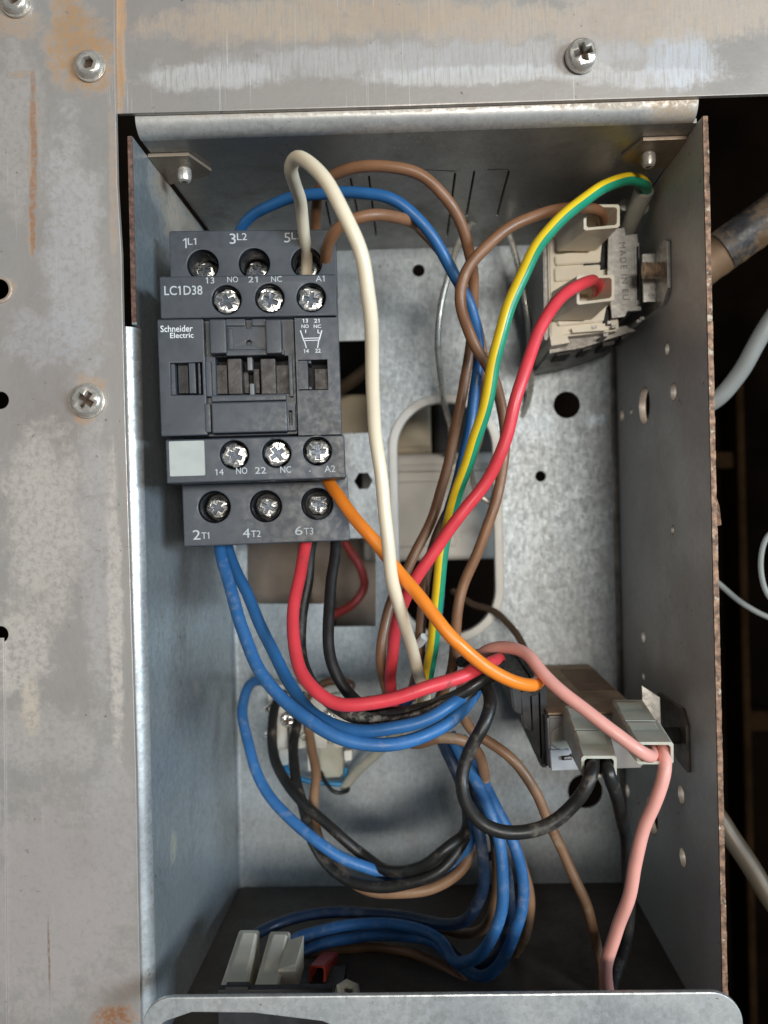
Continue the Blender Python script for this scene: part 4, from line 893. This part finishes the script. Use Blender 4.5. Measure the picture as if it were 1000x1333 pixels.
mb = MB(); sleeve(mb, (418, 1239, 440, 1258), 42, (402, 1257, 424, 1282), 26, .6); tag(mb.build('plug_sleeve', M['red_plastic']), 'small red plug sleeve lying in shade on the box floor', 'plug', PG)
mb = MB(); c = at(448, 1288, 14); mb.lathe([(2.2, 0), (2.2, 3), (3.6, 3.2), (3.6, 6.2), (2.8, 6.8), (1.5, 6.6), (1.4, 4)], (c.x, c.y, c.z - 5), (.25, -.3, 1), 6)
mb.box(c.x - 1.8, c.x + 1.8, c.y - 1.8, c.y + 1.8, ZB, c.z - 3, .4)
tag(mb.build('plastic_standoff', M['sleeve']), 'small milky plastic standoff on the box floor right of the red plug', 'standoff')

# ------------------------------------------------------------------ inside the machine behind the back wall
def bgbox(name, label, cat, q0, q1, Y0, Y1, mat, bev=2.0, detail=None):
    a, c = at(*q0, Y0), at(*q1, Y0); mb = MB(); mb.box(a.x, c.x, Y0, Y1, c.z, a.z, bev, seg=3); 
    if detail: detail(mb, a, c)
    return tag(mb.build(name, mat), label, cat)


bgbox('relay_housing', 'off white plastic housing seen through the middle of the oval opening', 'housing', (470, 592), (655, 728), 135, 180, M['offwhite'], 2.5, lambda mb, a, c: (mb.box(a.x + 2, c.x - 2, 132, 136, a.z - 8, a.z - 5, .6), mb.box(a.x + 10, a.x + 40, 133.5, 136, c.z + 6, a.z - 12, 1)))
bgbox('tan_casing', 'tan metal casing behind the openings above the off white housing', 'casing', (380, 515), (562, 598), 150, 190, M['tan'], 1.5, lambda mb, a, c: mb.box(a.x, c.x, 148, 151, c.z + 3, c.z + 6, .5))
bgbox('motor_casing', 'dark grey casing behind the upper right of the oval opening', 'casing', (563, 470), (690, 600), 152, 190, M['dark_metal'], 3)
bgbox('inner_sheet', 'taupe sheet metal seen through the cut-out below the contactor', 'sheet', (290, 680), (434, 850), 150, 152, M['taupe'], .3, lambda mb, a, c: mb.box(c.x - 12, c.x - 9, 140, 150, c.z, a.z, .4))
bgbox('inner_sheet', 'dark taupe sheet further back beside the red leads in the cut-out', 'sheet', (434, 680), (500, 860), 175, 177, M['taupe'], .3)
wire('short red lead bent behind the cut-out below the contactor', [(440, 690, 120), (455, 715, 122), (472, 745, 124), (474, 765, 126), (455, 790, 124), (435, 800, 120), (420, 810, 118)], pm('faded_red_insulation', (0.36, 0.05, 0.05), .5, var=.1), 1.9)
wire('brass coloured pipe slanting behind the cut-out right of the contactor', [(420, 520, 140), (445, 505, 135), (480, 480, 130), (520, 455, 130)], M['brass'], 3.0, name='brass_pipe', cat='pipe', group=None)
# right of the box
pp = thing('insulated_pipe', 'brown pipe with a dark band slanting out to the right of the box, upper end', 'pipe', at(960, 330, 40))
mb = MB(); mb.tube([at(860, 388, 48), at(925, 340, 44), at(1010, 278, 38), at(1080, 226, 34)], 6.2, 24, 2, None, lambda t: 1 + .02 * math.sin(60 * t)); mb.build('pipe', M['pipe'], pp)
mb = MB(); p0, p1 = at(940, 327, 42.5), at(1050, 248, 36); mb.tube([p0.lerp(p1, t) for t in (0, .3, .6, 1)], 6.45, 24, 2); bd = mb.build('band', pm('dark_tape', (0.028, 0.026, 0.026), .45, var=.3, dust=((.15, .095, .05), .42, .6, 90), bump=.3, bs=600), pp)
wire('light grey cable curving out right of the box below the brown pipe', [(860, 560, 70), (905, 538, 66), (935, 518, 62), (962, 488, 58), (980, 455, 55), (1005, 415, 52), (1040, 360, 50)], M['grey_cable'], 2.9, name='grey_cable', cat='cable', group=None)
wire('thin grey wire right of the box at mid height', [(900, 730, 70), (938, 760, 66), (965, 785, 62), (1005, 806, 58), (1060, 820, 56)], M['grey_cable'], .9, name='thin_wire', cat='wire', group=None)
wire('brass tube slanting down right of the box near the bottom', [(900, 1020, 60), (938, 1068, 57), (965, 1110, 54), (1000, 1165, 50), (1050, 1240, 46)], M['brass'], 3.3, name='brass_pipe', cat='pipe', group=None)
mb = MB(); c = at(1012, 738, 40); rg_ = [c + Vector((5.0 * math.cos(t), 0.4 * math.sin(t), 11 * math.sin(t))) for t in [2 * math.pi * i / 24 for i in range(25)]]; mb.tube(rg_, .8, 10, 1)
tag(mb.build('glass_ring', M['grey_cable']), 'white shiny ring at the right edge beside the box', 'ring')
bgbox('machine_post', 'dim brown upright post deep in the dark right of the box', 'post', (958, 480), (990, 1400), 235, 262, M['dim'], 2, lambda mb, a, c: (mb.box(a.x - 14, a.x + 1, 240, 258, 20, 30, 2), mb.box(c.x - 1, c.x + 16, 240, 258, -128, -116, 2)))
